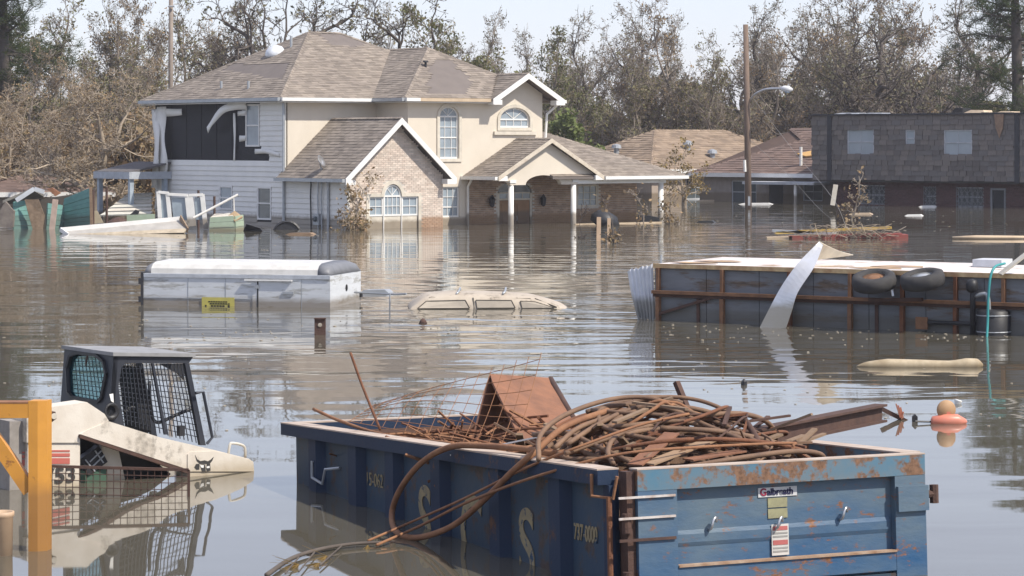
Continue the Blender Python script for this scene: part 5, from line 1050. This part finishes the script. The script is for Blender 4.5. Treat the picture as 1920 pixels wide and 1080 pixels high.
pl = part('maker_plate', MB().bx(1.130, 1.460, -.008, -.002, DH - .265, DH - .195), mat('plate_white', (.66, .66, .66)), dg)
text('albreath', .068, facing((1.315, -.010, DH - .230), (1, 0, 0), (0, 0, 1)), mat('ink_navy', (.02, .02, .07)), pl, sx=1.0, bold=.002); text('G', .075, facing((1.172, -.010, DH - .230), (1, 0, 0), (0, 0, 1)), mat('ink_red', (.30, .02, .06)), pl, bold=.002)
for z0, z1 in ((DH - .345, DH - .275), (DH - .425, DH - .355)): part('data_plate', MB().bx(1.210, 1.375, -.008, -.002, z0, z1), mat('plate_olive', (.30, .29, .17), (.22, .21, .13), scale=20), dg)
wp_ = part('warning_label', MB().bx(1.230, 1.375, -.018, -.0135, DH - .70, DH - .47), mat('label_white', (.62, .60, .56)), dg)
for k, (z, h, c) in enumerate(((.63, .03, 1), (.665, .012, 0), (.69, .012, 0), (.735, .035, 1), (.775, .012, 0), (.80, .012, 0))): part('print_bar', MB().bx(1.240, 1.365, -.021, -.0182, DH - z + .13 - h / 2, DH - z + .13 + h / 2), mat('label_red', (.48, .14, .13)) if c else mat('label_grey', (.34, .33, .31)), wp_)
# side lettering and fittings
LET = mat('faded_letter_paint', (.36, .28, .14), (.20, .17, .12), scale=7, rough=.8, rust=(.03, .07, .13), rust_amt=.25, rust_scale=9)
def dv(px): return DF.v(px, -.02)
for px, s, z in ((797, 'S', .80), (884, 'C', .79), (988, 'S', .77)): text(s, .80, facing((-.006, dv(px), z), (0, -1, 0), (0, 0, 1)), LET, du, sx=.85, bold=.012)
text('737-0000', .17, facing((-.006, dv(1100), .98), (0, -1, 0), (0, 0, 1)), LET, du, sx=.62, bold=.003); text('15-062', .17, facing((-.006, dv(703), 1.08), (0, -1, 0), (0, 0, 1)), LET, du, sx=.9)
part('tarp_hook', MB().tube([(-.0, dv(603), 1.15), (-.10, dv(603), 1.17), (-.10, dv(603), 1.02), (-.10, dv(622), .98), (-.10, dv(628), 1.12), (-.02, dv(640), 1.14)], .014, 6), GREYMETAL, du)
for px, z in ((612, .72), (638, .66)): part('pulley', MB().lathe([(.06, 0), (.085, .01), (.085, .04), (.05, .05)], (-.002, dv(px), z), 14, (-1, 0, 0)), RUST2, du)
def DL3(u, v, z): return Vector((DF.o.x + u * DF.c - v * DF.s, DF.o.y + u * DF.s + v * DF.c, z))
def rim(v): return RIM - .048 * v
# scrap heap
rn = random.Random(12); rows = []
for i in range(19):
    r_ = []
    for j in range(15):
        v = .14 + (DL - .28) * i / 18; u = .07 + (DW_ - .14) * j / 14; e = max(0, 1 - ((u - 1.15) / 1.3) ** 2); k = math.exp(-((v - 1.5) / 1.15) ** 2) * .60 + math.exp(-((v - 4.6) / 1.9) ** 2) * .42
        r_.append(DL3(u, v, rim(v) - .52 + e * k + rn.uniform(-.03, .03)))
    rows.append(r_)
single('scrap_heap', MB().grid(rows), mat('scrap_rubble', (.13, .075, .045), (.07, .045, .03), scale=9, rough=.95, bump=.8, bscale=25), 'rusty rubble filling the bottom of the blue dumpster', 'scrap', kind='stuff')
def zt(u, v): e = max(0, 1 - ((u - 1.15) / 1.3) ** 2); return rim(v) - .50 + e * (math.exp(-((v - 1.5) / 1.15) ** 2) * .60 + math.exp(-((v - 4.6) / 1.9) ** 2) * .42)
for i in range(120):                                         # short boards and bars in the front heap
    u, v = rn.uniform(.25, 2.25), rn.uniform(.35, 3.0); a = rn.gauss(.15, .75); l = rn.uniform(.3, 1.0); d = Vector((math.cos(a) * DF.c - math.sin(a) * DF.s, math.cos(a) * DF.s + math.sin(a) * DF.c, rn.gauss(0, .3))) * l; p = DL3(u, v, zt(u, v) + rn.uniform(.03, .26))
    mm, wd = ((WOOD, .05) if i % 4 == 0 else (HOSE, .022) if i % 4 == 1 else (RUST, .028) if i % 4 == 2 else (RUST2, .03))
    single('scrap_bar', MB().bar(p - d / 2, p + d / 2, wd * rn.uniform(.6, 1.4), .018), mm, 'short rusty or wooden scrap bar lying in the dumpster heap under the pipes', 'scrap bar', 'scrap bars under the bent pipes')
for i in range(130):                                         # thin sticks at the far end
    u, v = rn.uniform(.2, 2.3), rn.uniform(3.2, 6.5); a = rn.gauss(.9, .8); l = rn.uniform(.3, 1.0); d = Vector((math.cos(a), math.sin(a) * .6, rn.gauss(0, .18))) * l; p = DL3(u, v, zt(u, v) + rn.uniform(.02, .22))
    p1, p2 = p - d / 2, p + d / 2
    single('rusty_rod', MB().tube([p1, (p1 + p2) / 2 + Vector((0, 0, rn.uniform(-.05, .05))), p2], rn.uniform(.008, .018), 5), RUSTL if i % 2 else RUST, 'thin rusty rod lying at the far end of the dumpster', 'rod', 'thin rods at the far end of the dumpster')
def pipe(pts, r, label, mm=HOSE, cat='pipe', grp=None, nm='bent_pipe'): return single(nm, MB().tube(spline(pts, 8), r, 8), mm, label, cat, grp, smooth=True)
LB1 = 'bent rusty pipe tangled on top of the dumpster heap'; GP = 'bent pipes tangled on the dumpster heap'
for pts in ([(1010, 862, 20.2), (1014, 815, 20.6), (1060, 778, 21.0), (1140, 750, 21.3), (1215, 746, 21.4), (1290, 771, 21.2), (1380, 808, 20.9), (1440, 842, 20.5)],
            [(1065, 832, 20.4), (1128, 792, 20.9), (1190, 766, 21.2), (1255, 768, 21.1), (1330, 800, 20.8), (1425, 838, 20.4)],
            [(1190, 758, 21.5), (1130, 765, 21.3), (1126, 795, 20.9), (1165, 812, 20.6), (1260, 830, 20.4), (1340, 842, 20.3)],
            [(1138, 768, 21.4), (1180, 788, 21.0), (1230, 812, 20.7), (1300, 838, 20.4), (1370, 862, 20.1)],
            [(1000, 815, 21.2), (1060, 812, 20.8), (1110, 832, 20.4), (1185, 868, 20.0)],
            [(1100, 772, 21.6), (1180, 752, 21.8), (1260, 760, 21.7), (1320, 788, 21.5), (1360, 815, 21.2)],
            [(1080, 800, 21.0), (1160, 800, 20.8), (1270, 790, 20.9), (1350, 808, 20.8), (1420, 835, 20.5)],
            [(1040, 840, 20.4), (1090, 800, 20.8), (1180, 775, 21.3), (1300, 778, 21.4), (1350, 790, 21.4), (1380, 812, 21.2)],
            [(1150, 870, 19.9), (1140, 845, 20.1), (1160, 815, 20.5), (1230, 795, 20.9)],
            [(1210, 860, 20.0), (1260, 830, 20.3), (1340, 826, 20.4), (1430, 838, 20.4)],
            [(1195, 765, 21.6), (1192, 748, 21.7), (1240, 745, 21.8), (1280, 756, 21.8)],
            [(1060, 850, 20.2), (1150, 820, 20.5), (1240, 805, 20.8), (1330, 820, 20.7), (1400, 862, 20.2)]):
    pipe([P(*p) for p in pts], .020, LB1, HOSE, grp=GP)
for i in range(24):
    c = Vector((rn.uniform(.6, 1.7), rn.uniform(.7, 2.2))); R_ = rn.uniform(.45, .95); a0 = rn.uniform(0, 6.28); arc = rn.uniform(1.0, 3.8); tl = rn.uniform(-.12, .12); pts = []
    for k in range(9):
        a = a0 + arc * k / 8; u = min(max(c.x + R_ * math.cos(a), .12), DW_ - .12); v = min(max(c.y + R_ * .8 * math.sin(a), .2), 3.6); pts.append(DL3(u, v, zt(u, v) + .10 + rn.uniform(.08, .12) * math.sin(k / 8 * 3.14) + tl * math.cos(a)))
    pipe(pts, rn.choice([.010, .014, .019]), LB1, (HOSE, RUST, HOSE, RUST2, RUSTL)[i % 5], grp=GP)
for i in range(12):
    c = Vector((rn.uniform(.9, 1.5), rn.uniform(1.1, 2.0))); R_ = rn.uniform(.75, 1.25); a0 = rn.uniform(0, 6.28); arc = rn.uniform(1.6, 3.6); pts = []
    for k in range(10):
        a = a0 + arc * k / 9; u = min(max(c.x + R_ * math.cos(a), .1), DW_ - .1); v = min(max(c.y + R_ * .75 * math.sin(a), .2), 3.4); pts.append(DL3(u, v, max(zt(u, v) + .19 + .09 * math.sin(k / 9 * 3.14) + .06 * math.sin(a * 2 + i), rim(v) - .2)))
    pipe(pts, rn.choice([.013, .017, .021]), LB1, (HOSE, HOSE, RUST)[i % 3], grp=GP)
ws = lambda px, py, d=-.2: P(px, py, min(DF.Y(d, DF.v(px, d)), WY(py + 7)))
pipe([P(1100, 842, 20.6), P(1040, 850, 20.6), ws(985, 842, .0), ws(905, 836, -.1), ws(845, 838, -.2), ws(792, 866, -.25), ws(752, 915, -.25), ws(735, 962, -.25), ws(744, 998, -.25), ws(785, 1008, -.25), ws(850, 985, -.25), ws(910, 935, -.22), ws(960, 885, -.2), ws(1000, 850, -.1), P(1060, 800, 20.8), P(1140, 770, 21.2)], .026, 'rusty pipe looping out over the lettered side of the dumpster', RUSTL)
pipe([ws(690, 1014, -.3), ws(780, 975, -.28), ws(870, 935, -.25), ws(985, 878, -.16), P(1090, 836, 20.2), P(1200, 797, 20.5), P(1292, 776, 20.7)], .011, 'thin rod slanting across the lettered side up to the heap top', RUSTL, 'rod', nm='thin_rod')
pipe([ws(706, 1022, -.3), ws(790, 985, -.28), ws(880, 940, -.25), ws(1010, 892, -.18), P(1160, 852, 19.9), P(1320, 838, 20.1), P(1478, 831, 20.4), P(1487, 836, 20.4), P(1486, 858, 20.4)], .012, 'thin rod with hooked end slanting across the lettered side of the dumpster', RUSTL, 'rod', nm='thin_rod')
pipe([P(1388, 776, 21.4), P(1412, 810, 20.9), P(1428, 840, 20.6), P(1450, 862, 20.4)], .026, 'straight dark pipe stub leaning right over the heap', RUST2)
single('steel_post', MB().bar(P(1268, 716, 22.3), P(1292, 775, 22.2), .05, .04), RUST2, 'square dark steel post poking up behind the pipes', 'post')
A, B = P(1405, 824, 21.3), P(1652, 774, 23.8); ibm = thing('steel_channel', 'dark rusty channel beam jutting out over the dumpster edge', 'beam', A); d = (B - A).normalized(); n_ = d.cross(Vector((0, 0, 1))).normalized(); upv = n_.cross(d)
part('web', MB().bar(A, B, .02, .13), RUST2, ibm, True); part('flange', MB().box(A + upv * .06 - n_ * .06, B - A, n_ * .12, upv * .02), RUST2, ibm, True); part('flange', MB().box(A - upv * .08 - n_ * .06, B - A, n_ * .12, upv * .02), RUST2, ibm, True)
# bent plate hopper
AP, BQ = P(917, 706, 24.3), P(1032, 713, 24.9); l0, r0 = P(884, 832, 24.0), P(978, 832, 23.2); l1_, r1_ = P(1010, 790, 25.4), P(1078, 790, 24.0)
hp = thing('steel_hopper', 'rusty folded steel plate standing like a tent in the dumpster', 'hopper', l0 * .5 + r0 * .5); PLT = mat('rust_plate', (.27, .125, .07), (.17, .085, .055), scale=5, rough=.9, bump=.35, bscale=30)
def ply(a, b_, c, d_): n2 = (b_ - a).cross(d_ - a).normalized(); return MB().prism([a, b_, c, d_], n2 * .015)
rg = [AP.lerp(l0, t) for t in (1, .5, .12)] + [AP + Vector((.01, 0, .015))] + [AP.lerp(r0, t) for t in (.10, .5, 1)]; rg2 = [BQ.lerp(l1_, t) for t in (1, .5, .12)] + [BQ + Vector((.01, 0, .015))] + [BQ.lerp(r1_, t) for t in (.10, .5, 1)]
part('folded_plate', MB().grid([rg, [a.lerp(b_, .5) for a, b_ in zip(rg, rg2)], rg2]), PLT, hp, True, solid=.02); part('rolled_edge', MB().tube([BQ + Vector((0, 0, .01)), r1_], .03, 8), RUST2, hp, True, True)
# wire mesh sheet
ms = thing('wire_mesh', 'rusty welded wire mesh sheet leaning up over the hopper', 'mesh', P(800, 800, 23.5)); c4 = [P(640, 800, 24.2), P(930, 842, 22.6), P(1010, 772, 23.3), P(985, 665, 23.6), P(760, 705, 24.6)]
def mp(s, t):
    a = P(655, 790, 24.4).lerp(P(960, 845, 22.8), s); b_ = P(700, 760, 24.6).lerp(P(1012, 672, 23.4), s); return a.lerp(b_, t) + Vector((0, 0, .06 * math.sin(s * 5) * math.sin(t * 3)))
for i in range(8): part('wire', MB().tube([mp(k / 10, i / 7) for k in range(11)], .0032, 4), RUSTL, ms, True)
for i in range(15): part('wire', MB().tube([mp(i / 14, k / 6 * 1.06) for k in range(7)], .0032, 4), RUSTL, ms, True)
pipe([P(657, 661, 24.3), P(680, 725, 24.2), P(713, 806, 24.0)], .012, 'thin upright rod standing at the far left of the dumpster', RUST, 'rod', nm='thin_rod'); pipe([P(588, 767, 25.4), P(640, 790, 25.0), P(720, 815, 24.4), P(850, 832, 23.0)], .016, 'long rod poking over the far rim of the dumpster', RUSTL, 'rod', nm='thin_rod')
single('white_strip', MB().bar(ws(848, 853, -.1), P(1075, 806, 21.0), .05, .012), WHITE, 'bright white strip lying across the dumpster rim', 'strip')
for i, (a, b_) in enumerate((((1190, 872, 19.9), (1260, 812, 20.4)), ((1215, 870, 19.9), (1340, 822, 20.4)), ((1290, 862, 20.0), (1390, 845, 20.3)))): single('torn_plate', MB().bar(P(*a), P(*b_), .13, .012), PLT if i != 1 else mat('tan_plate', (.36, .24, .15)), ['rusty torn plate leaning inside the near dumpster corner', 'tan torn plate under the pipes near the tailgate', 'flat rusty plate just behind the tailgate'][i], 'plate')
# pine branch in the foreground
bp_ = [ws(500, 1078), ws(545, 1048), ws(600, 1030), ws(660, 1020), ws(714, 1017)]
bt = thing('pine_branch', 'broken pine branch with brown needle tufts in the water beside the dumpster', 'branch', bp_[0]); part('stem', MB().tube(spline(bp_, 5), list(np.linspace(.02, .012, 21)), 7), BARKD, bt, True, True)
for i, (a, b_) in enumerate((((560, 1045), (535, 1075)), ((590, 1035), (560, 1072)), ((640, 1024), (600, 1060)))): part('twig', MB().tube([ws(*a, -.58), ws(*b_, -.62)], .007, 5), BARKD, bt, True)
q = []; rr = np.random.RandomState(5)
for px, py, dx, dy in ((612, 1042, -.5, -.5), (690, 1022, -.05, -1), (560, 1058, -.7, -.5), (598, 1055, -.4, -.6)):
    o_ = np.array(ws(px, py, -.55))
    for k in range(70):
        d_ = np.array([dx, 0, dy]) + rr.normal(0, .28, 3); d_ /= np.linalg.norm(d_); s_ = np.cross(d_, [0, 1, 0]); s_ /= np.linalg.norm(s_); l = rr.uniform(.12, .24); q += [o_ - s_ * .002, o_ + s_ * .002, o_ + d_ * l + s_ * .001, o_ + d_ * l - s_ * .001]
me = quad_mesh(np.array(q), leaf_mat('brown_needles', [(.30, .20, .07), (.22, .15, .06)]), 'needles'); me.transform(INV[bt.name]); o = bpy.data.objects.new('needles', me); COL.objects.link(o); o.parent = bt; o['kind'] = 'stuff'

# ------------------------------------------------------------------ skid steer loader
BF = Frame(475, 26.66, 36)
sk_ = thing('skid_steer_loader', 'white skid steer loader with dark mesh cab sunk nose-down in the water', 'loader', BF.o, (0, 0, BF.a))
def B3(px, py, v): u = BF.u(px, v); return Vector((u, v, BF.z(py, u, v)))
CREAM = mat('loader_white', (.68, .63, .55), (.57, .51, .43), rust=(.55, .49, .41), rust_amt=.4, rust_scale=2.2, scale=4, rough=.6, mud=.10, mudc=(.38, .31, .21), bump=.1); CABM = mat('cab_dark', (.022, .026, .036), (.035, .038, .048), scale=4, rough=.5)
def plate(name, pts, v, th, mm, par=None): return part(name, MB().prism([B3(x, y, v) for x, y in pts], (0, th, 0)), mm, par or sk_)
armp = [(150, 814), (165, 806), (204, 790), (300, 820), (407, 845), (466, 860), (475, 866), (477, 890), (470, 905), (352, 905), (352, 880)]
la = plate('lift_arm', armp, 0, .24, CREAM); plate('arm_lip', [(150, 815), (352, 881), (352, 888), (150, 821)], -.02, .1, RUST2, la)
plate('arm_cover', [(352, 852), (356, 848), (400, 846), (430, 851), (468, 862), (474, 868), (476, 884), (352, 884)], -.012, .01, CREAM, la)
v2 = 1.35; plate('lift_arm', [(x, y) for x, y in [(120, 800), (204 - 70, 775), (300 - 60, 800), (330, 830), (330, 905), (120, 905)]], v2, .2, CREAM)
EMB = mat('emblem_black', (.05, .048, .045)); em = plate('emblem', [(366, 853), (370, 861), (376, 864.5), (384, 863), (390, 865), (395, 862), (401, 856.5), (398, 864), (393, 870), (375, 869.5), (369, 864)], -.016, .003, EMB, la)
for pts in ([(368, 870), (374, 869.5), (374, 880), (369, 881), (364.5, 876)], [(376, 871), (385, 871), (386, 884), (379, 884), (377, 878)], [(388, 870), (394, 869), (395, 882), (388, 884), (386.5, 877)]): plate('emblem_piece', pts, -.016, .003, EMB, la)
for pts in ([(375, 871.5), (382.5, 872.5), (381.5, 877.5), (377, 876.5)], [(387, 875), (393, 873.5), (393, 877.5), (388, 878)]): plate('emblem_eye', pts, -.0185, .002, WHITE, la)
gr = MB().tube(spline([B3(428, 853, .1), B3(431, 834, .1), B3(436, 831, .1), B3(452, 834, .1), B3(459, 840, .1), B3(460, 858, .1)], 5), .014, 8); part('grab_handle', gr, MUDWHITE, la, smooth=True)
tw = plate('rear_tower', [(50, 782), (86, 765), (163, 754), (196, 776), (204, 789), (165, 806), (150, 815), (150, 830), (50, 830)], .012, .26, CREAM)
plate('pivot_bracket', [(86, 771), (104, 772), (106, 785), (98, 791), (86, 785)], -.06, .06, RUST2, tw); part('pivot_pin', MB().lathe([(.025, 0), (.03, .02)], B3(100, 780, -.062), 10, (0, -1, 0)), MUDWHITE, tw)
bd = plate('body_side', [(52, 825), (150, 825), (150, 925), (52, 925)], .03, .22, CREAM); plate('body_side', [(18, 790), (52, 790), (52, 925), (18, 925)], .1, .3, mat('loader_grey', (.33, .30, .27), (.2, .18, .16), scale=5)); 
REDS = mat('stripe_red', (.45, .10, .08), (.38, .13, .10), scale=8)
for a, b_ in ((844, 847), (850, 856), (859, 870)): plate('stripe', [(84, a), (131, a), (131, b_), (84, b_)], .024, .005, REDS, bd); plate('stripe', [(42, a + 3), (52, a + 3), (52, b_ + 3), (42, b_ + 3)], .092, .007, REDS, bd)
p = B3(112, 893, .022); text('753', .20, facing(p, (1, 0, 0), (0, 0, 1)), EMB, bd, sx=1.15, bold=.005)
plate('engine_bay', [(150, 822), (250, 855), (300, 872), (340, 905), (340, 925), (150, 925)], .30, .05, BLACK); plate('inner_panel', [(190, 832), (222, 842), (240, 925), (195, 925)], .2, .05, CREAM); plate('black_box', [(152, 860), (186, 836), (202, 866), (166, 892)], .14, .1, BLACK)
plate('hydraulic_tank', [(160, 884), (200, 880), (202, 920), (160, 920)], .16, .1, mat('tank_green', (.06, .12, .08)))
for a, b_ in (((168, 866), (190, 845)), ((174, 874), (196, 853)), ((160, 862), (178, 884)), ((178, 845), (194, 868))): part('box_rib', MB().bar(B3(*a, .135), B3(*b_, .135), .012), GREYMETAL, sk_)
# cab
V0, V1 = .2, 1.26
def dv_(p, dvv): return Vector((p.x, p.y + dvv, p.z))
cab = part('cab_rear_panel', MB(), CABM, sk_) if False else None
tA, tB, bA, bB = B3(213, 667, V0), B3(213, 667, V0), B3(204, 795, V0), B3(204, 795, V0); tB = Vector((tA.x, V1, tA.z)); bB = Vector((bA.x, V1, bA.z))
def rear(s, t): return (bA.lerp(bB, s)).lerp(tA.lerp(tB, s), t)         # s across from near side, t up
wo = [(.10, .72), (.17, .90), (.32, .975), (.70, .975), (.85, .92), (.90, .72), (.84, .36), (.76, .30), (.22, .30), (.16, .36)]
m = MB(); outer = [(0, 0), (0, .72), (0, 1), (.32, 1), (.70, 1), (1, 1), (1, .72), (1, 0), (.76, 0), (.22, 0)]
ow = [(0, .72), (0, 1), (.32, 1), (.70, 1), (1, 1), (1, .72), (1, .3), (.8, 0), (.2, 0), (0, .3)]
for k in range(10):
    k2 = (k + 1) % 10; m.prism([rear(*ow[k]), rear(*ow[k2]), rear(*wo[k2]), rear(*wo[k])], (.05, 0, 0))
m.prism([rear(0, .3), rear(.2, 0), rear(0, 0)], (.05, 0, 0)); m.prism([rear(1, .3), rear(.8, 0), rear(1, 0)], (.05, 0, 0))
cr = part('cab_rear_panel', m, CABM, sk_)
e = MB()
for k in range(10): e.bar(rear(*wo[k]) + Vector((-.012, 0, 0)), rear(*wo[(k + 1) % 10]) + Vector((-.012, 0, 0)), .03, .03)
part('window_seal', e, BLACK, cr)
gm = bpy.data.materials.new('cab_glass'); gm.use_nodes = True; N = gm.node_tree.nodes; tr_ = N.new('ShaderNodeBsdfTransparent'); tr_.inputs[0].default_value = (.62, .80, .82, 1); mx = N.new('ShaderNodeMixShader'); mx.inputs[0].default_value = .22
N['Principled BSDF'].inputs['Base Color'].default_value = (.05, .13, .15, 1); N['Principled BSDF'].inputs['Roughness'].default_value = .08
gm.node_tree.links.new(tr_.outputs[0], mx.inputs[1]); gm.node_tree.links.new(N['Principled BSDF'].outputs[0], mx.inputs[2]); gm.node_tree.links.new(mx.outputs[0], N['Material Output'].inputs[0])
part('pane', MB().prism([rear(*p) + Vector((.02, 0, 0)) for p in wo], (.008, 0, 0)), gm, cr)
part('rear_wiper', MB().bar(rear(.48, .97) + Vector((-.02, 0, 0)), rear(.50, .80) + Vector((-.02, 0, 0)), .014), RUST2, cr)
fT = B3(364, 669, V0); fTi = B3(352, 680, V0); fB = B3(381, 833, V0)
part('roof', MB().prism([tA + Vector((-.02, -.03, 0)), fT + Vector((0, -.03, 0)), Vector((fT.x, V1 + .03, fT.z)), tB + Vector((-.02, .03, 0))], (0, 0, .035)), mat('cab_roof', (.30, .30, .30), (.2, .2, .2), scale=5, rough=.6), sk_)
for v in (V0, V1 - .05):
    S = lambda px, py: B3(px, py, V0) + Vector((0, v - V0, 0))
    part('rear_pillar', MB().prism([S(213, 668), S(246, 668), S(228, 690), S(222, 724), S(232, 800), S(204, 795)], (0, .05, 0)), CABM, sk_); part('top_beam', MB().prism([S(246, 668.5), S(362, 669.5), S(354, 681), S(236, 681)], (0, .05, 0)), CABM, sk_)
    part('front_pillar', MB().prism([S(347, 681.5), S(355, 681.5), S(386, 835), S(376, 835)], (0, .05, 0)), CABM, sk_); part('mid_pillar', MB().prism([S(285, 681.5), S(289, 681.5), S(314, 815), S(309, 815)], (0, .03, 0)), CABM, sk_)
    g_ = MB()
    for i in range(1, 19):
        t = i / 19; a = S(224 + 124 * t, 682); b_ = S(234 + 144 * t, 795 + 38 * t); g_.bar(a + Vector((0, .025, 0)), b_ + Vector((0, .025, 0)), .008)
    for i in range(1, 13):
        t = i / 13; g_.bar(S(222 + (12 if t > .5 else 2) * t, 682 + 113 * t) + Vector((0, .035, 0)), S(350 + 28 * t, 682 + 150 * t) + Vector((0, .035, 0)), .008)
    part('side_mesh', g_, CABM, sk_, kind='stuff')
part('headliner_rag', MB().prism([B3(300, 682, .6), B3(348, 682, .6), B3(345, 712, .6), B3(334, 700, .6), B3(322, 694, .6)], (0, .03, 0)), BLACK, sk_)
part('seat_back', MB().prism([B3(248, 690, .5), B3(270, 690, .5), B3(284, 810, .5), B3(262, 815, .5)], (0, .3, 0)), BLACK, sk_)
part('seat_bar', MB().tube(spline([B3(280, 715, .35), B3(283, 770, .35), B3(295, 792, .35), B3(330, 778, .35), B3(362, 765, .35)], 6), .018, 8), BLACK, sk_, smooth=True); part('control_lever', MB().tube([B3(232, 772, .3), B3(252, 762, .3)], .02, 6), BLACK, sk_)
part('side_handle', MB().tube([B3(367, 737, .15), B3(381, 735, .15), B3(398, 820, .15), B3(388, 832, .15)], .016, 8), CABM, sk_); part('work_lamp', MB().lathe([(.07, -.03), (.085, 0), (.06, .005), (.05, -.03)], B3(210, 771, .17), 16, (0, -1, 0)), BLACK, sk_, smooth=True); part('decal', MB().prism([B3(205, 739, .18), B3(212, 738, .18), B3(213, 755, .18), B3(208, 752, .18)], (0, -.004, 0)), WHITE, sk_); part('door_latch', MB().bx(0, .06, -.03, .03, -.05, .05), BLACK, sk_).location = B3(334, 808, V0 - .03)
# floating mesh guard in front of the loader
Yk = WY(931); gg = thing('mesh_guard', 'rusty steel mesh guard standing out of the water before the loader', 'guard', P(220, 931, Yk)); T0, T1 = P(85, 874, Yk), P(354, 881, Yk); dn = Vector((0, 0, -.62)); part('frame_bar', MB().bar(T0, T1, .022, .026), RUST2, gg, True)
for p in (T0, T1): part('frame_bar', MB().bar(p, p + dn, .022, .022), RUST2, gg, True)
for i in range(1, 21): p = T0.lerp(T1, i / 21); part('mesh_wire', MB().bar(p, p + dn, .007), RUST2, gg, True)
for i in range(1, 7): part('mesh_wire', MB().bar(T0 + Vector((0, -.006, -.063 * i)), T1 + Vector((0, -.006, -.063 * i)), .007), RUST2, gg, True)
# yellow steel frame at the left edge
Yy = WY(1034); yf = thing('yellow_gantry', 'yellow steel post and beam frame with rusty waterline beside the loader', 'frame', P(68, 1034, Yy)); YEL = mat('yellow_paint', (.60, .28, .045), (.50, .23, .04), scale=4, rough=.5, rust=(.22, .09, .04), rust_amt=.1, rust_scale=6, mud=.52, mudc=(.26, .13, .045))
part('post', MB().box(P(53, 1034, Yy) + Vector((0, 0, -.6)), (.075, .0, 0), (.02, .14, 0), (0, 0, 1.81)).box(P(53, 1034, Yy) + Vector((.075, 0, -.6)), (.068, .03, 0), (.02, .12, 0), (0, 0, 1.81)), YEL, yf, True)
part('beam', MB().box(P(-60, 784, Yy) + Vector((0, .002, 0)), P(52.5, 784, Yy) - P(-60, 784, Yy), (0, .14, 0), (0, 0, .125)), YEL, yf, True); part('diagonal', MB().bar(P(-30, 800, Yy) + Vector((0, .07, 0)), P(54, 922, Yy) + Vector((0, .07, 0)), .1, .11), YEL, yf, True)
part('beam_top', MB().box(P(-60, 757, Yy) + Vector((0, .0, .001)), P(52.5, 757, Yy) - P(-60, 757, Yy), (0, .15, 0), (0, 0, .012)), RUSTL, yf, True)
b = W(2, 1040); single('tan_bucket', MB().lathe([(.085, -.3), (.095, .30), (.105, .31), (.105, .345), (.085, .345), (.08, .2)], b, 24), mat('bucket_tan', (.50, .36, .24), (.42, .29, .19), scale=4, rough=.6), 'tan plastic bucket standing in the water beside the yellow frame', 'bucket', smooth=True)
